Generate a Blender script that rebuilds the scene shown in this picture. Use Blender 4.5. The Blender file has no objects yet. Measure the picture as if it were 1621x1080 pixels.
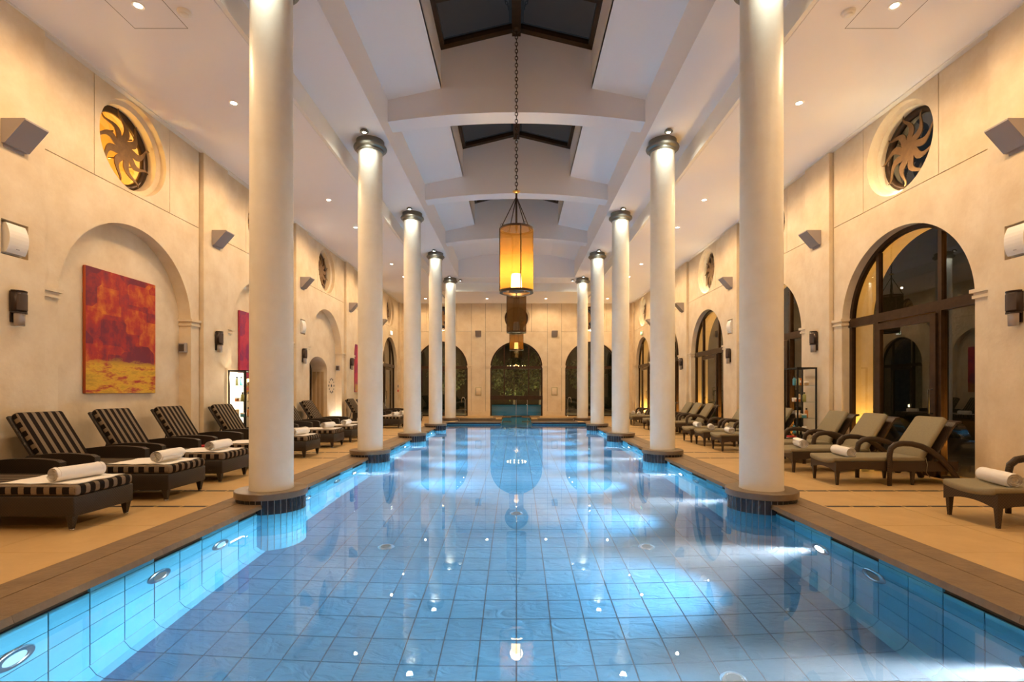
import bpy, bmesh, math, random
from math import pi, sin, cos, sqrt, radians
from mathutils import Vector, Matrix
random.seed(7)
SC = bpy.context.scene
COL = SC.collection

# ------------------------------------------------------------------ camera
F_PX = 800.0
cam_d = bpy.data.cameras.new('camera')
cam_d.sensor_width = 36.0
cam_d.lens = 36.0 * F_PX / 1621.0
cam_d.shift_x = -7.0 / 1621.0
cam_d.shift_y = 80.0 / 1621.0
cam_d.clip_start = 0.05
cam_d.clip_end = 300
cam = bpy.data.objects.new('camera', cam_d)
COL.objects.link(cam)
cam.location = (0, 0, 1.35)
cam.rotation_euler = (pi / 2, 0, 0)
SC.camera = cam

# ------------------------------------------------------------------ world: late dusk
world = bpy.data.worlds.new('dusk'); SC.world = world
world.use_nodes = True
bg = world.node_tree.nodes['Background']
bg.inputs['Color'].default_value = (0.050, 0.058, 0.066, 1)
bg.inputs['Strength'].default_value = 0.40

vs = SC.view_settings
vs.view_transform = 'Standard'; vs.look = 'None'; vs.gamma = 1.0
vs.use_curve_mapping = False
vs.exposure = 0.10
try:
    SC.cycles.use_denoising = True
    SC.cycles.max_bounces = 8
    SC.cycles.sample_clamp_indirect = 0.0
    SC.cycles.volume_bounces = 1
    SC.cycles.caustics_reflective = False
except Exception:
    pass

# light levels (W) of the lamps the place has
P_DOWN, P_COLUMN, P_UP, P_POOL, P_PENDANT = 140.0, 62.0, 6.0, 1350.0, 100.0
P_CORE = 2600.0
C_WARM = (1.0, 0.67, 0.36); C_COLUMN = (0.97, 1.0, 0.84); C_UP = (1.0, 0.80, 0.60); C_POOL = (0.86, 0.93, 1.0)

# ------------------------------------------------------------------ dimensions
W = 6.45          # bay face of the long walls
PIL = 6.37        # pilaster face
S = 4.325         # column spacing
D1 = 6.40
DK = [D1 + S * k for k in range(5)]
BAY = [D1 + S * (k - 0.5) for k in range(6)]       # BAY[0] beside the camera
YE = 28.03
YB = -2.2
PHW = 0.43        # pilaster half width
AR = 1.455; AZC = 2.675; ZG = 4.67; ZCEIL = 6.24
OCZ = 5.455; OCR = 0.745
ZW = -0.12        # water level
ZF = -1.57        # pool floor
PX = 3.08         # pool wall face
PY0, PY1 = 2.35, 22.4
CX = 3.10         # column axis

# ------------------------------------------------------------------ mesh helpers
class MB:
    def __init__(s): s.v = []; s.f = []; s.m = []; s.smooth = []
    def add(s, vs_, fs, mi=0, sm=False):
        o = len(s.v); s.v.extend([tuple(p) for p in vs_])
        for f in fs:
            s.f.append(tuple(i + o for i in f)); s.m.append(mi); s.smooth.append(sm)
        return s
    def quad(s, a, b, c, d, mi=0): return s.add([a, b, c, d], [(0, 1, 2, 3)], mi)
    def box(s, x0, x1, y0, y1, z0, z1, mi=0):
        return s.add([(x0,y0,z0),(x1,y0,z0),(x1,y1,z0),(x0,y1,z0),(x0,y0,z1),(x1,y0,z1),(x1,y1,z1),(x0,y1,z1)],
                     [(0,3,2,1),(4,5,6,7),(0,1,5,4),(1,2,6,5),(2,3,7,6),(3,0,4,7)], mi)
    def hexa(s, p, mi=0):      # eight corners, bottom ring then top ring
        return s.add(p, [(0,3,2,1),(4,5,6,7),(0,1,5,4),(1,2,6,5),(2,3,7,6),(3,0,4,7)], mi)
    def lathe(s, prof, n=32, c=(0,0,0), axis='z', mi=0, sm=True, closed=False, a0=0, a1=2*pi):
        full = abs(a1 - a0 - 2*pi) < 1e-6
        k = n if full else n + 1
        vs_ = []
        for (r, h) in prof:
            for i in range(k):
                t = a0 + (a1 - a0) * i / n
                if axis == 'z': vs_.append((c[0]+r*cos(t), c[1]+r*sin(t), c[2]+h))
                elif axis == 'x': vs_.append((c[0]+h, c[1]+r*cos(t), c[2]+r*sin(t)))
                else: vs_.append((c[0]+r*cos(t), c[1]+h, c[2]+r*sin(t)))
        fs = []
        m = len(prof)
        for j in range(m if closed else m - 1):
            j2 = (j + 1) % m
            for i in range(n):
                i2 = (i + 1) % k
                fs.append((j*k+i, j*k+i2, j2*k+i2, j2*k+i))
        return s.add(vs_, fs, mi, sm)
    def disc(s, r, c, axis='z', n=24, mi=0):
        vs_ = []
        for i in range(n):
            t = 2*pi*i/n
            vs_.append((c[0]+r*cos(t), c[1]+r*sin(t), c[2]) if axis == 'z' else (c[0], c[1]+r*cos(t), c[2]+r*sin(t)) if axis == 'x' else (c[0]+r*cos(t), c[1], c[2]+r*sin(t)))
        return s.add(vs_, [tuple(range(n))], mi)
    def tube(s, pts, rad, n=8, mi=0, sq=None, up=(0,0,1)):
        # swept tube through pts; rad a number or a list; sq=(a,b) stretches the section
        P = [Vector(p) for p in pts]; m = len(P)
        R = rad if isinstance(rad, (list, tuple)) else [rad]*m
        vs_ = []
        for i, p in enumerate(P):
            t = (P[min(i+1, m-1)] - P[max(i-1, 0)]).normalized()
            u = Vector(up)
            if abs(t.dot(u)) > 0.98: u = Vector((0,1,0)) if abs(t.y) < 0.9 else Vector((1,0,0))
            b = t.cross(u).normalized(); nn = b.cross(t).normalized()
            for k in range(n):
                a = 2*pi*(k+0.5)/n
                ca, sa = cos(a), sin(a)
                if sq: ca *= sq[0]; sa *= sq[1]
                vs_.append(p + (b*ca + nn*sa)*R[i])
        fs = []
        for i in range(m-1):
            for k in range(n):
                k2 = (k+1) % n
                fs.append((i*n+k, i*n+k2, (i+1)*n+k2, (i+1)*n+k))
        fs.append(tuple(range(n-1, -1, -1))); fs.append(tuple((m-1)*n+k for k in range(n)))
        return s.add(vs_, fs, mi, True)
    def extrude(s, poly, axis, lo, hi, mi=0):
        # poly: 2D outline; axis y: (x,z) outlines, axis x: (y,z), axis z: (x,y)
        def pt(p, h): return (p[0], h, p[1]) if axis == 'y' else (h, p[0], p[1]) if axis == 'x' else (p[0], p[1], h)
        n = len(poly)
        vs_ = [pt(p, lo) for p in poly] + [pt(p, hi) for p in poly]
        fs = [tuple(range(n)), tuple(range(2*n-1, n-1, -1))]
        fs += [(i, i+n, (i+1) % n + n, (i+1) % n) for i in range(n)]
        return s.add(vs_, fs, mi)
    def mesh(s, name, mats, fix=False):
        me = bpy.data.meshes.new(name)
        me.from_pydata(s.v, [], s.f)
        for m in (mats if isinstance(mats, (list, tuple)) else [mats]): me.materials.append(m)
        me.polygons.foreach_set('material_index', s.m)
        me.polygons.foreach_set('use_smooth', s.smooth)
        if fix:
            bm = bmesh.new(); bm.from_mesh(me)
            bmesh.ops.recalc_face_normals(bm, faces=bm.faces); bm.to_mesh(me); bm.free()
        me.update()
        return me
    def build(s, name, mats, parent=None, loc=(0,0,0), rot=(0,0,0), fix=False):
        return link(name, s.mesh(name, mats, fix), parent, loc, rot)

def link(name, data, parent=None, loc=(0,0,0), rot=(0,0,0)):
    o = bpy.data.objects.new(name, data); COL.objects.link(o)
    o.location = loc; o.rotation_euler = rot
    if parent is not None: o.parent = parent
    return o
def tag(o, label=None, cat=None, group=None, kind=None):
    if label: o['label'] = label
    if cat: o['category'] = cat
    if group: o['group'] = group
    if kind: o['kind'] = kind
    return o
def thing(name, label, cat, loc=(0,0,0), rz=0, group=None, kind=None):
    return tag(link(name, None, None, loc, (0,0,rz)), label, cat, group, kind)
def copy_tree(o, parent=None):
    c = o.copy(); COL.objects.link(c); c.parent = parent
    for ch in list(o.children): copy_tree(ch, c)
    return c
def rbox(name, x0, x1, y0, y1, z0, z1, r, mats, parent=None, seg=3, pick=None, loc=(0,0,0), rot=(0,0,0), puff=0.0):
    bm = bmesh.new()
    bmesh.ops.create_cube(bm, size=1.0)
    for v in bm.verts:
        v.co = ((x0+x1)/2 + v.co.x*(x1-x0), (y0+y1)/2 + v.co.y*(y1-y0), (z0+z1)/2 + v.co.z*(z1-z0))
    bmesh.ops.bevel(bm, geom=list(bm.edges), offset=r, segments=seg, profile=0.5, affect='EDGES')
    for f in bm.faces:
        f.smooth = True
        if pick: f.material_index = pick(f.normal)
    me = bpy.data.meshes.new(name); bm.to_mesh(me); bm.free()
    for m in (mats if isinstance(mats, (list, tuple)) else [mats]): me.materials.append(m)
    try: me.set_sharp_from_angle(angle=radians(50))
    except Exception: pass
    return link(name, me, parent, loc, rot)

NTH = ['zeroth','first','second','third','fourth','fifth','sixth','seventh','eighth','ninth','tenth','eleventh','twelfth','thirteenth','fourteenth']
SIDE_NAME = {-1: 'painting wall', 1: 'glass door wall'}

# ------------------------------------------------------------------ materials
def new_mat(name):
    m = bpy.data.materials.new(name); m.use_nodes = True
    return m, m.node_tree.nodes, m.node_tree.links, m.node_tree.nodes['Principled BSDF']
def mat(name, col, rough=0.5, metal=0.0, noise=None, bump=None, spec=0.5, emit=None, estr=0, coat=0):
    # noise = (scale, second colour, detail); bump = (scale, strength)
    m, N, L, B = new_mat(name)
    B.inputs['Base Color'].default_value = (*col, 1)
    B.inputs['Roughness'].default_value = rough; B.inputs['Metallic'].default_value = metal
    B.inputs['Specular IOR Level'].default_value = spec
    if coat: B.inputs['Coat Weight'].default_value = coat
    if emit:
        B.inputs['Emission Color'].default_value = (*emit, 1); B.inputs['Emission Strength'].default_value = estr
    if noise or bump:
        tc = N.new('ShaderNodeTexCoord')
    if noise:
        n = N.new('ShaderNodeTexNoise'); n.inputs['Scale'].default_value = noise[0]; n.inputs['Detail'].default_value = noise[2] if len(noise) > 2 else 6
        n.inputs['Roughness'].default_value = 0.65
        r = N.new('ShaderNodeValToRGB')
        r.color_ramp.elements[0].position = 0.32; r.color_ramp.elements[0].color = (*noise[1], 1)
        r.color_ramp.elements[1].position = 0.68; r.color_ramp.elements[1].color = (*col, 1)
        L.new(tc.outputs['Object'], n.inputs['Vector']); L.new(n.outputs['Fac'], r.inputs['Fac']); L.new(r.outputs['Color'], B.inputs['Base Color'])
    if bump:
        n2 = N.new('ShaderNodeTexNoise'); n2.inputs['Scale'].default_value = bump[0]; n2.inputs['Detail'].default_value = 8
        bp = N.new('ShaderNodeBump'); bp.inputs['Strength'].default_value = bump[1]; bp.inputs['Distance'].default_value = 0.02
        L.new(tc.outputs['Object'], n2.inputs['Vector']); L.new(n2.outputs['Fac'], bp.inputs['Height']); L.new(bp.outputs['Normal'], B.inputs['Normal'])
    return m

M = {}
M['stone'] = mat('limestone_plaster', (0.80, 0.68, 0.50), 0.75, noise=(1.9, (0.68, 0.54, 0.36), 11), bump=(12, 0.2), spec=0.25)
M['column'] = mat('column_plaster', (0.82, 0.79, 0.71), 0.42, noise=(3.0, (0.76, 0.72, 0.63), 9), bump=(9, 0.09), spec=0.4)
M['paint'] = mat('ceiling_paint', (0.86, 0.83, 0.83), 0.9, spec=0.1)
M['fascia'] = mat('fascia_paint', (0.84, 0.80, 0.74), 0.85, spec=0.1)
M['shadow_gap'] = mat('dark_joint', (0.10, 0.075, 0.05), 0.9, spec=0.1)
M['deck'] = mat('limestone_deck', (0.64, 0.435, 0.20), 0.40, noise=(2.2, (0.55, 0.355, 0.15), 9), bump=(24, 0.06), spec=0.35)
M['coping'] = mat('brown_slate', (0.25, 0.165, 0.09), 0.5, noise=(5, (0.17, 0.11, 0.06), 9), bump=(20, 0.25))
M['plinth'] = mat('plinth_stone', (0.23, 0.17, 0.11), 0.28, noise=(6, (0.17, 0.12, 0.08), 9), bump=(26, 0.12))
M['dark_tile'] = mat('black_glazed_tile', (0.018, 0.017, 0.022), 0.22)
M['grout'] = mat('pale_grout', (0.55, 0.53, 0.50), 0.9)
M['pool_grout'] = mat('pool_grout', (0.004, 0.018, 0.045), 0.9)
M['bronze'] = mat('dark_bronze', (0.070, 0.038, 0.020), 0.32, 0.55, noise=(7, (0.045, 0.024, 0.013), 5))
M['sun'] = mat('rusted_sun_metal', (0.19, 0.105, 0.04), 0.5, 0.6, noise=(12, (0.13, 0.07, 0.03), 5))
M['cap'] = mat('grey_metal_capital', (0.20, 0.19, 0.165), 0.38, 0.7)
M['grey_paint'] = mat('grey_fixture', (0.36, 0.315, 0.30), 0.55, 0.1)
M['dark_fix'] = mat('dark_sconce_metal', (0.045, 0.030, 0.026), 0.35, 0.5)
M['sconce_mesh'] = mat('sconce_mesh', (0.085, 0.060, 0.05), 0.6, 0.3)
M['frost'] = mat('frosted_tube', (0.46, 0.40, 0.35), 0.25, 0.2)
M['white_plastic'] = mat('white_plastic', (0.82, 0.78, 0.72), 0.45)
M['black'] = mat('black_metal', (0.012, 0.011, 0.011), 0.4, 0.3)
M['black_hole'] = mat('black_inlay', (0.006, 0.006, 0.006), 0.7)
M['towel'] = mat('white_terry', (0.90, 0.865, 0.82), 0.95, bump=(220, 0.35), spec=0.1)
M['taupe'] = mat('taupe_fabric', (0.285, 0.245, 0.16), 0.9, noise=(60, (0.25, 0.21, 0.135), 4), bump=(180, 0.2), spec=0.15)
M['steel'] = mat('stainless_steel', (0.55, 0.55, 0.55), 0.22, 1.0)
M['gold'] = mat('brass', (0.75, 0.48, 0.16), 0.3, 0.9)
M['chain'] = mat('dark_chain', (0.06, 0.04, 0.03), 0.4, 0.8)
M['wood'] = mat('tan_panel', (0.52, 0.36, 0.19), 0.5, noise=(3, (0.46, 0.31, 0.16), 6))
M['red_paper'] = mat('red_paper', (0.55, 0.03, 0.03), 0.4)
M['leaf'] = mat('hedge_leaf', (0.10, 0.13, 0.025), 0.6, noise=(9, (0.05, 0.08, 0.015), 4))
M['backdrop'] = mat('dark_backdrop', (0.020, 0.028, 0.010), 0.9, noise=(5, (0.008, 0.012, 0.005), 6), bump=(8, 0.6))
M['soil'] = mat('terrace_stone', (0.22, 0.18, 0.13), 0.7, noise=(4, (0.16, 0.13, 0.09), 6))
M['bark'] = mat('bark', (0.07, 0.05, 0.035), 0.9)
M['inlay'] = mat('pebble_inlay', (0.055, 0.042, 0.035), 0.5)
M['amber_plaster'] = mat('amber_plaster', (0.80, 0.56, 0.24), 0.8)
M['glow_white'] = mat('lamp_lens', (1, 1, 1), 0.4, emit=(1.0, 0.86, 0.66), estr=60)
M['glow_cool'] = mat('lamp_lens_cool', (1, 1, 1), 0.4, emit=(1.0, 0.95, 0.82), estr=25)
M['glow_pool'] = mat('pool_lamp_lens', (1, 1, 1), 0.4, emit=(0.9, 0.95, 1.0), estr=30)
M['pool_lens_off'] = mat('pool_lamp_glass', (0.45, 0.70, 0.80), 0.15)
M['glow_bulb'] = mat('candle_glass', (1, 0.9, 0.6), 0.4, emit=(1.0, 0.64, 0.22), estr=45)
M['glow_dim'] = mat('candle_glass_dim', (1, 0.85, 0.5), 0.4, emit=(1.0, 0.50, 0.12), estr=5)
M['bulb_off'] = mat('candle_glass_off', (0.55, 0.46, 0.34), 0.4)
M['exit_white'] = mat('exit_sign_white', (1, 1, 1), 0.4, emit=(1.0, 1.0, 0.85), estr=3.0)
M['exit_green'] = mat('exit_sign_green', (0.05, 0.35, 0.10), 0.4, emit=(0.06, 0.5, 0.14), estr=1.0)
M['shelf_glow'] = mat('backlit_panel', (1, 0.95, 0.85), 0.4, emit=(1.0, 0.86, 0.66), estr=1.5)
M['wall_plate'] = mat('wall_plate', (0.42, 0.36, 0.20), 0.5)

def tile_mat(name, c1, c2, rough, bscale, bstr):
    m, N, L, B = new_mat(name)
    tc = N.new('ShaderNodeTexCoord'); oi = N.new('ShaderNodeObjectInfo'); geo = N.new('ShaderNodeNewGeometry')
    n = N.new('ShaderNodeTexNoise'); n.inputs['Scale'].default_value = 3.2; n.inputs['Detail'].default_value = 8; n.inputs['Roughness'].default_value = 0.7
    L.new(geo.outputs['Position'], n.inputs['Vector'])
    mix = N.new('ShaderNodeMix'); mix.data_type = 'RGBA'
    mix.inputs['A'].default_value = (*c1, 1); mix.inputs['B'].default_value = (*c2, 1)
    ad = N.new('ShaderNodeMath'); ad.operation = 'MULTIPLY_ADD'; ad.inputs[1].default_value = 0.45; 
    L.new(oi.outputs['Random'], ad.inputs[0]); L.new(n.outputs['Fac'], ad.inputs[2])
    sb = N.new('ShaderNodeMath'); sb.operation = 'SUBTRACT'; sb.use_clamp = True; sb.inputs[1].default_value = 0.25
    L.new(ad.outputs[0], sb.inputs[0]); L.new(sb.outputs[0], mix.inputs['Factor'])
    L.new(mix.outputs['Result'], B.inputs['Base Color'])
    B.inputs['Roughness'].default_value = rough; B.inputs['Specular IOR Level'].default_value = 0.2
    n2 = N.new('ShaderNodeTexNoise'); n2.inputs['Scale'].default_value = bscale; n2.inputs['Detail'].default_value = 7; n2.inputs['Distortion'].default_value = 1.6
    mp = N.new('ShaderNodeMapping'); mp.inputs['Scale'].default_value = (1.0, 2.2, 1.0); mp.inputs['Rotation'].default_value = (0, 0, 0.5)
    L.new(geo.outputs['Position'], mp.inputs['Vector']); L.new(mp.outputs['Vector'], n2.inputs['Vector'])
    bp = N.new('ShaderNodeBump'); bp.inputs['Strength'].default_value = bstr; bp.inputs['Distance'].default_value = 0.03
    L.new(n2.outputs['Fac'], bp.inputs['Height']); L.new(bp.outputs['Normal'], B.inputs['Normal'])
    return m
M['pool_tile'] = tile_mat('pool_slate_tile', (0.038, 0.19, 0.34), (0.075, 0.255, 0.42), 0.6, 3.4, 1.0)
M['pool_wall_tile'] = tile_mat('pool_wall_tile', (0.06, 0.32, 0.48), (0.12, 0.43, 0.58), 0.6, 4.0, 0.12)

def wicker(name, c1, c2, sc=70):
    m, N, L, B = new_mat(name)
    tc = N.new('ShaderNodeTexCoord')
    sep = N.new('ShaderNodeSeparateXYZ'); L.new(tc.outputs['Object'], sep.inputs[0])
    def wave(sock):
        a = N.new('ShaderNodeMath'); a.operation = 'MULTIPLY'; a.inputs[1].default_value = sc * 2
        s_ = N.new('ShaderNodeMath'); s_.operation = 'SINE'
        L.new(sock, a.inputs[0]); L.new(a.outputs[0], s_.inputs[0]); return s_.outputs[0]
    ad = N.new('ShaderNodeMath'); ad.operation = 'ADD'
    L.new(sep.outputs['X'], ad.inputs[0]); L.new(sep.outputs['Y'], ad.inputs[1])
    w1 = wave(ad.outputs[0]); w2 = wave(sep.outputs['Z'])
    mu = N.new('ShaderNodeMath'); mu.operation = 'MULTIPLY'; L.new(w1, mu.inputs[0]); L.new(w2, mu.inputs[1])
    ma = N.new('ShaderNodeMath'); ma.operation = 'MULTIPLY_ADD'; ma.inputs[1].default_value = 0.5; ma.inputs[2].default_value = 0.5
    L.new(mu.outputs[0], ma.inputs[0])
    mix = N.new('ShaderNodeMix'); mix.data_type = 'RGBA'
    mix.inputs['A'].default_value = (*c1, 1); mix.inputs['B'].default_value = (*c2, 1)
    L.new(ma.outputs[0], mix.inputs['Factor']); L.new(mix.outputs['Result'], B.inputs['Base Color'])
    bp = N.new('ShaderNodeBump'); bp.inputs['Strength'].default_value = 0.5; bp.inputs['Distance'].default_value = 0.004
    L.new(ma.outputs[0], bp.inputs['Height']); L.new(bp.outputs['Normal'], B.inputs['Normal'])
    B.inputs['Roughness'].default_value = 0.5
    return m
M['wicker'] = wicker('dark_wicker', (0.011, 0.007, 0.0045), (0.028, 0.016, 0.010), 110)
M['rattan'] = wicker('brown_rattan', (0.026, 0.015, 0.008), (0.062, 0.035, 0.018), 110)

def stripes(name, axis, period, off=0.0):
    m, N, L, B = new_mat(name)
    tc = N.new('ShaderNodeTexCoord'); sep = N.new('ShaderNodeSeparateXYZ'); L.new(tc.outputs['Object'], sep.inputs[0])
    a = N.new('ShaderNodeMath'); a.operation = 'MULTIPLY_ADD'; a.inputs[1].default_value = 1/period; a.inputs[2].default_value = off + 20
    fr = N.new('ShaderNodeMath'); fr.operation = 'FRACT'; gt = N.new('ShaderNodeMath'); gt.operation = 'GREATER_THAN'; gt.inputs[1].default_value = 0.45
    L.new(sep.outputs[axis], a.inputs[0]); L.new(a.outputs[0], fr.inputs[0]); L.new(fr.outputs[0], gt.inputs[0])
    n = N.new('ShaderNodeTexNoise'); n.inputs['Scale'].default_value = 90; L.new(tc.outputs['Object'], n.inputs['Vector'])
    c = N.new('ShaderNodeMix'); c.data_type = 'RGBA'; c.inputs['A'].default_value = (0.17, 0.128, 0.088, 1); c.inputs['B'].default_value = (0.235, 0.182, 0.128, 1)
    L.new(n.outputs['Fac'], c.inputs['Factor'])
    mx = N.new('ShaderNodeMix'); mx.data_type = 'RGBA'; mx.inputs['B'].default_value = (0.014, 0.010, 0.009, 1)
    L.new(gt.outputs[0], mx.inputs['Factor']); L.new(c.outputs['Result'], mx.inputs['A']); L.new(mx.outputs['Result'], B.inputs['Base Color'])
    B.inputs['Roughness'].default_value = 0.9; B.inputs['Specular IOR Level'].default_value = 0.1
    return m
M['stripe'] = stripes('striped_fabric', 'Y', 0.112, 0.25)
M['stripe_side'] = stripes('striped_boxing', 'X', 0.125)

def glass_mat(name, tint, base, gain):
    m, N, L, B = new_mat(name)
    N.remove(B); out = N['Material Output']
    tr = N.new('ShaderNodeBsdfTransparent'); tr.inputs['Color'].default_value = (*tint, 1)
    gl = N.new('ShaderNodeBsdfGlossy'); gl.inputs['Roughness'].default_value = 0.0
    fr = N.new('ShaderNodeFresnel'); fr.inputs['IOR'].default_value = 1.5
    ma = N.new('ShaderNodeMath'); ma.operation = 'MULTIPLY_ADD'; ma.use_clamp = True; ma.inputs[1].default_value = gain; ma.inputs[2].default_value = base
    mx = N.new('ShaderNodeMixShader')
    ge = N.new('ShaderNodeNewGeometry'); io = N.new('ShaderNodeMapRange'); io.inputs['To Min'].default_value = 1.5; io.inputs['To Max'].default_value = 1/1.5
    L.new(ge.outputs['Backfacing'], io.inputs['Value']); L.new(io.outputs['Result'], fr.inputs['IOR'])
    L.new(fr.outputs[0], ma.inputs[0]); L.new(ma.outputs[0], mx.inputs['Fac']); L.new(tr.outputs[0], mx.inputs[1]); L.new(gl.outputs[0], mx.inputs[2]); L.new(mx.outputs[0], out.inputs['Surface'])
    return m
M['glass'] = glass_mat('door_glass', (0.60, 0.61, 0.58), 0.03, 1.4)
M['shelf_glass'] = glass_mat('shelf_glass', (0.90, 0.95, 0.92), 0.03, 1.0)
M['sky_glass'] = glass_mat('skylight_glass', (0.5, 0.52, 0.55), 0.05, 1.2)

def shade_mat(name, col, tcol):
    m, N, L, B = new_mat(name)
    N.remove(B); out = N['Material Output']
    df = N.new('ShaderNodeBsdfDiffuse'); df.inputs['Color'].default_value = (*col, 1)
    tl = N.new('ShaderNodeBsdfTranslucent'); tl.inputs['Color'].default_value = (*tcol, 1)
    tr = N.new('ShaderNodeBsdfTransparent')
    a = N.new('ShaderNodeMixShader'); a.inputs['Fac'].default_value = 0.65
    b = N.new('ShaderNodeMixShader'); b.inputs['Fac'].default_value = 0.30
    L.new(df.outputs[0], a.inputs[1]); L.new(tl.outputs[0], a.inputs[2]); L.new(a.outputs[0], b.inputs[1]); L.new(tr.outputs[0], b.inputs[2]); L.new(b.outputs[0], out.inputs['Surface'])
    return m
M['shade'] = shade_mat('lantern_mesh', (0.07, 0.036, 0.016), (0.30, 0.145, 0.026))

def water_mat():
    m, N, L, B = new_mat('pool_water')
    N.remove(B); out = N['Material Output']
    g = N.new('ShaderNodeBsdfGlass'); g.inputs['IOR'].default_value = 1.333; g.inputs['Roughness'].default_value = 0.0
    g.inputs['Color'].default_value = (1, 1, 1, 1)
    geo = N.new('ShaderNodeNewGeometry'); n = N.new('ShaderNodeTexNoise'); n.inputs['Scale'].default_value = 0.9; n.inputs['Detail'].default_value = 1
    bp = N.new('ShaderNodeBump'); bp.inputs['Strength'].default_value = 0.012; bp.inputs['Distance'].default_value = 0.05
    L.new(geo.outputs['Position'], n.inputs['Vector']); L.new(n.outputs['Fac'], bp.inputs['Height']); L.new(bp.outputs['Normal'], g.inputs['Normal'])
    vsn = N.new('ShaderNodeVolumeScatter'); vsn.inputs['Color'].default_value = (0.80, 0.90, 1.0, 1); vsn.inputs['Density'].default_value = 0.055; vsn.inputs['Anisotropy'].default_value = 0.2
    va = N.new('ShaderNodeVolumeAbsorption'); va.inputs['Color'].default_value = (0.35, 0.80, 1.0, 1); va.inputs['Density'].default_value = 0.10
    ad = N.new('ShaderNodeAddShader'); L.new(vsn.outputs[0], ad.inputs[0]); L.new(va.outputs[0], ad.inputs[1])
    L.new(g.outputs[0], out.inputs['Surface']); L.new(ad.outputs[0], out.inputs['Volume'])
    return m
M['water'] = water_mat()

def painting_mat(name, main, deep, hi, low, zsplit):
    # brushy abstract fields: object X across the canvas, Z up
    m, N, L, B = new_mat(name)
    tc = N.new('ShaderNodeTexCoord')
    mp = N.new('ShaderNodeMapping'); mp.inputs['Scale'].default_value = (1.0, 1.3, 1.6); L.new(tc.outputs['Object'], mp.inputs['Vector'])
    n1 = N.new('ShaderNodeTexNoise'); n1.inputs['Scale'].default_value = 1.7; n1.inputs['Detail'].default_value = 9; n1.inputs['Roughness'].default_value = 0.72; n1.inputs['Distortion'].default_value = 0.15
    L.new(mp.outputs['Vector'], n1.inputs['Vector'])
    r1 = N.new('ShaderNodeValToRGB'); e = r1.color_ramp.elements
    e[0].position = 0.43; e[0].color = (*deep, 1); e[1].position = 0.545; e[1].color = (*main, 1)
    for p, c in ((0.615, tuple(0.6*a+0.4*b for a, b in zip(main, hi))), (0.70, hi)):
        x = e.new(p); x.color = (*c, 1)
    mp3 = N.new('ShaderNodeMapping'); mp3.inputs['Scale'].default_value = (1.0, 4.0, 1.9); mp3.inputs['Location'].default_value = (0, 4, 1); L.new(tc.outputs['Object'], mp3.inputs['Vector'])
    n3 = N.new('ShaderNodeTexNoise'); n3.inputs['Scale'].default_value = 1.6; n3.inputs['Detail'].default_value = 6; L.new(mp3.outputs['Vector'], n3.inputs['Vector'])
    v1 = N.new('ShaderNodeTexVoronoi'); v1.feature = 'F1'; v1.distance = 'CHEBYCHEV'; v1.inputs['Scale'].default_value = 1.5; L.new(mp.outputs['Vector'], v1.inputs['Vector'])
    vb = N.new('ShaderNodeSeparateColor'); L.new(v1.outputs['Color'], vb.inputs['Color'])
    m1 = N.new('ShaderNodeMath'); m1.operation = 'MULTIPLY_ADD'; m1.inputs[1].default_value = 0.30; L.new(n3.outputs['Fac'], m1.inputs[0])
    m0 = N.new('ShaderNodeMath'); m0.operation = 'MULTIPLY'; m0.inputs[1].default_value = 0.50; L.new(n1.outputs['Fac'], m0.inputs[0]); L.new(m0.outputs[0], m1.inputs[2])
    m2 = N.new('ShaderNodeMath'); m2.operation = 'MULTIPLY_ADD'; m2.inputs[1].default_value = 0.20; L.new(vb.outputs['Red'], m2.inputs[0]); L.new(m1.outputs[0], m2.inputs[2])
    L.new(m2.outputs[0], r1.inputs['Fac'])
    mp2 = N.new('ShaderNodeMapping'); mp2.inputs['Scale'].default_value = (1.0, 0.8, 3.2); mp2.inputs['Location'].default_value = (3, 1, 2); L.new(tc.outputs['Object'], mp2.inputs['Vector'])
    n2 = N.new('ShaderNodeTexNoise'); n2.inputs['Scale'].default_value = 2.0; n2.inputs['Detail'].default_value = 9; n2.inputs['Roughness'].default_value = 0.7
    L.new(mp2.outputs['Vector'], n2.inputs['Vector'])
    r2 = N.new('ShaderNodeValToRGB'); e = r2.color_ramp.elements
    e[0].position = 0.34; e[0].color = (*[c*0.45 for c in low], 1); e[1].position = 0.5; e[1].color = (*low, 1)
    x = e.new(0.60); x.color = (*[c*0.9 for c in main], 1)
    L.new(n2.outputs['Fac'], r2.inputs['Fac'])
    sep = N.new('ShaderNodeSeparateXYZ'); L.new(tc.outputs['Object'], sep.inputs[0])
    a = N.new('ShaderNodeMath'); a.operation = 'MULTIPLY_ADD'; a.inputs[1].default_value = 0.55; L.new(n2.outputs['Fac'], a.inputs[0]); L.new(sep.outputs['Z'], a.inputs[2])
    mr = N.new('ShaderNodeMapRange'); mr.inputs['From Min'].default_value = zsplit - 0.05; mr.inputs['From Max'].default_value = zsplit + 0.05
    mr.inputs['To Min'].default_value = 0; mr.inputs['To Max'].default_value = 1
    L.new(a.outputs[0], mr.inputs['Value'])
    mx = N.new('ShaderNodeMix'); mx.data_type = 'RGBA'
    L.new(mr.outputs['Result'], mx.inputs['Factor']); L.new(r2.outputs['Color'], mx.inputs['A']); L.new(r1.outputs['Color'], mx.inputs['B'])
    L.new(mx.outputs['Result'], B.inputs['Base Color'])
    bp = N.new('ShaderNodeBump'); bp.inputs['Strength'].default_value = 0.3; bp.inputs['Distance'].default_value = 0.01
    L.new(n2.outputs['Fac'], bp.inputs['Height']); L.new(bp.outputs['Normal'], B.inputs['Normal'])
    B.inputs['Roughness'].default_value = 0.45
    return m
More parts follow.
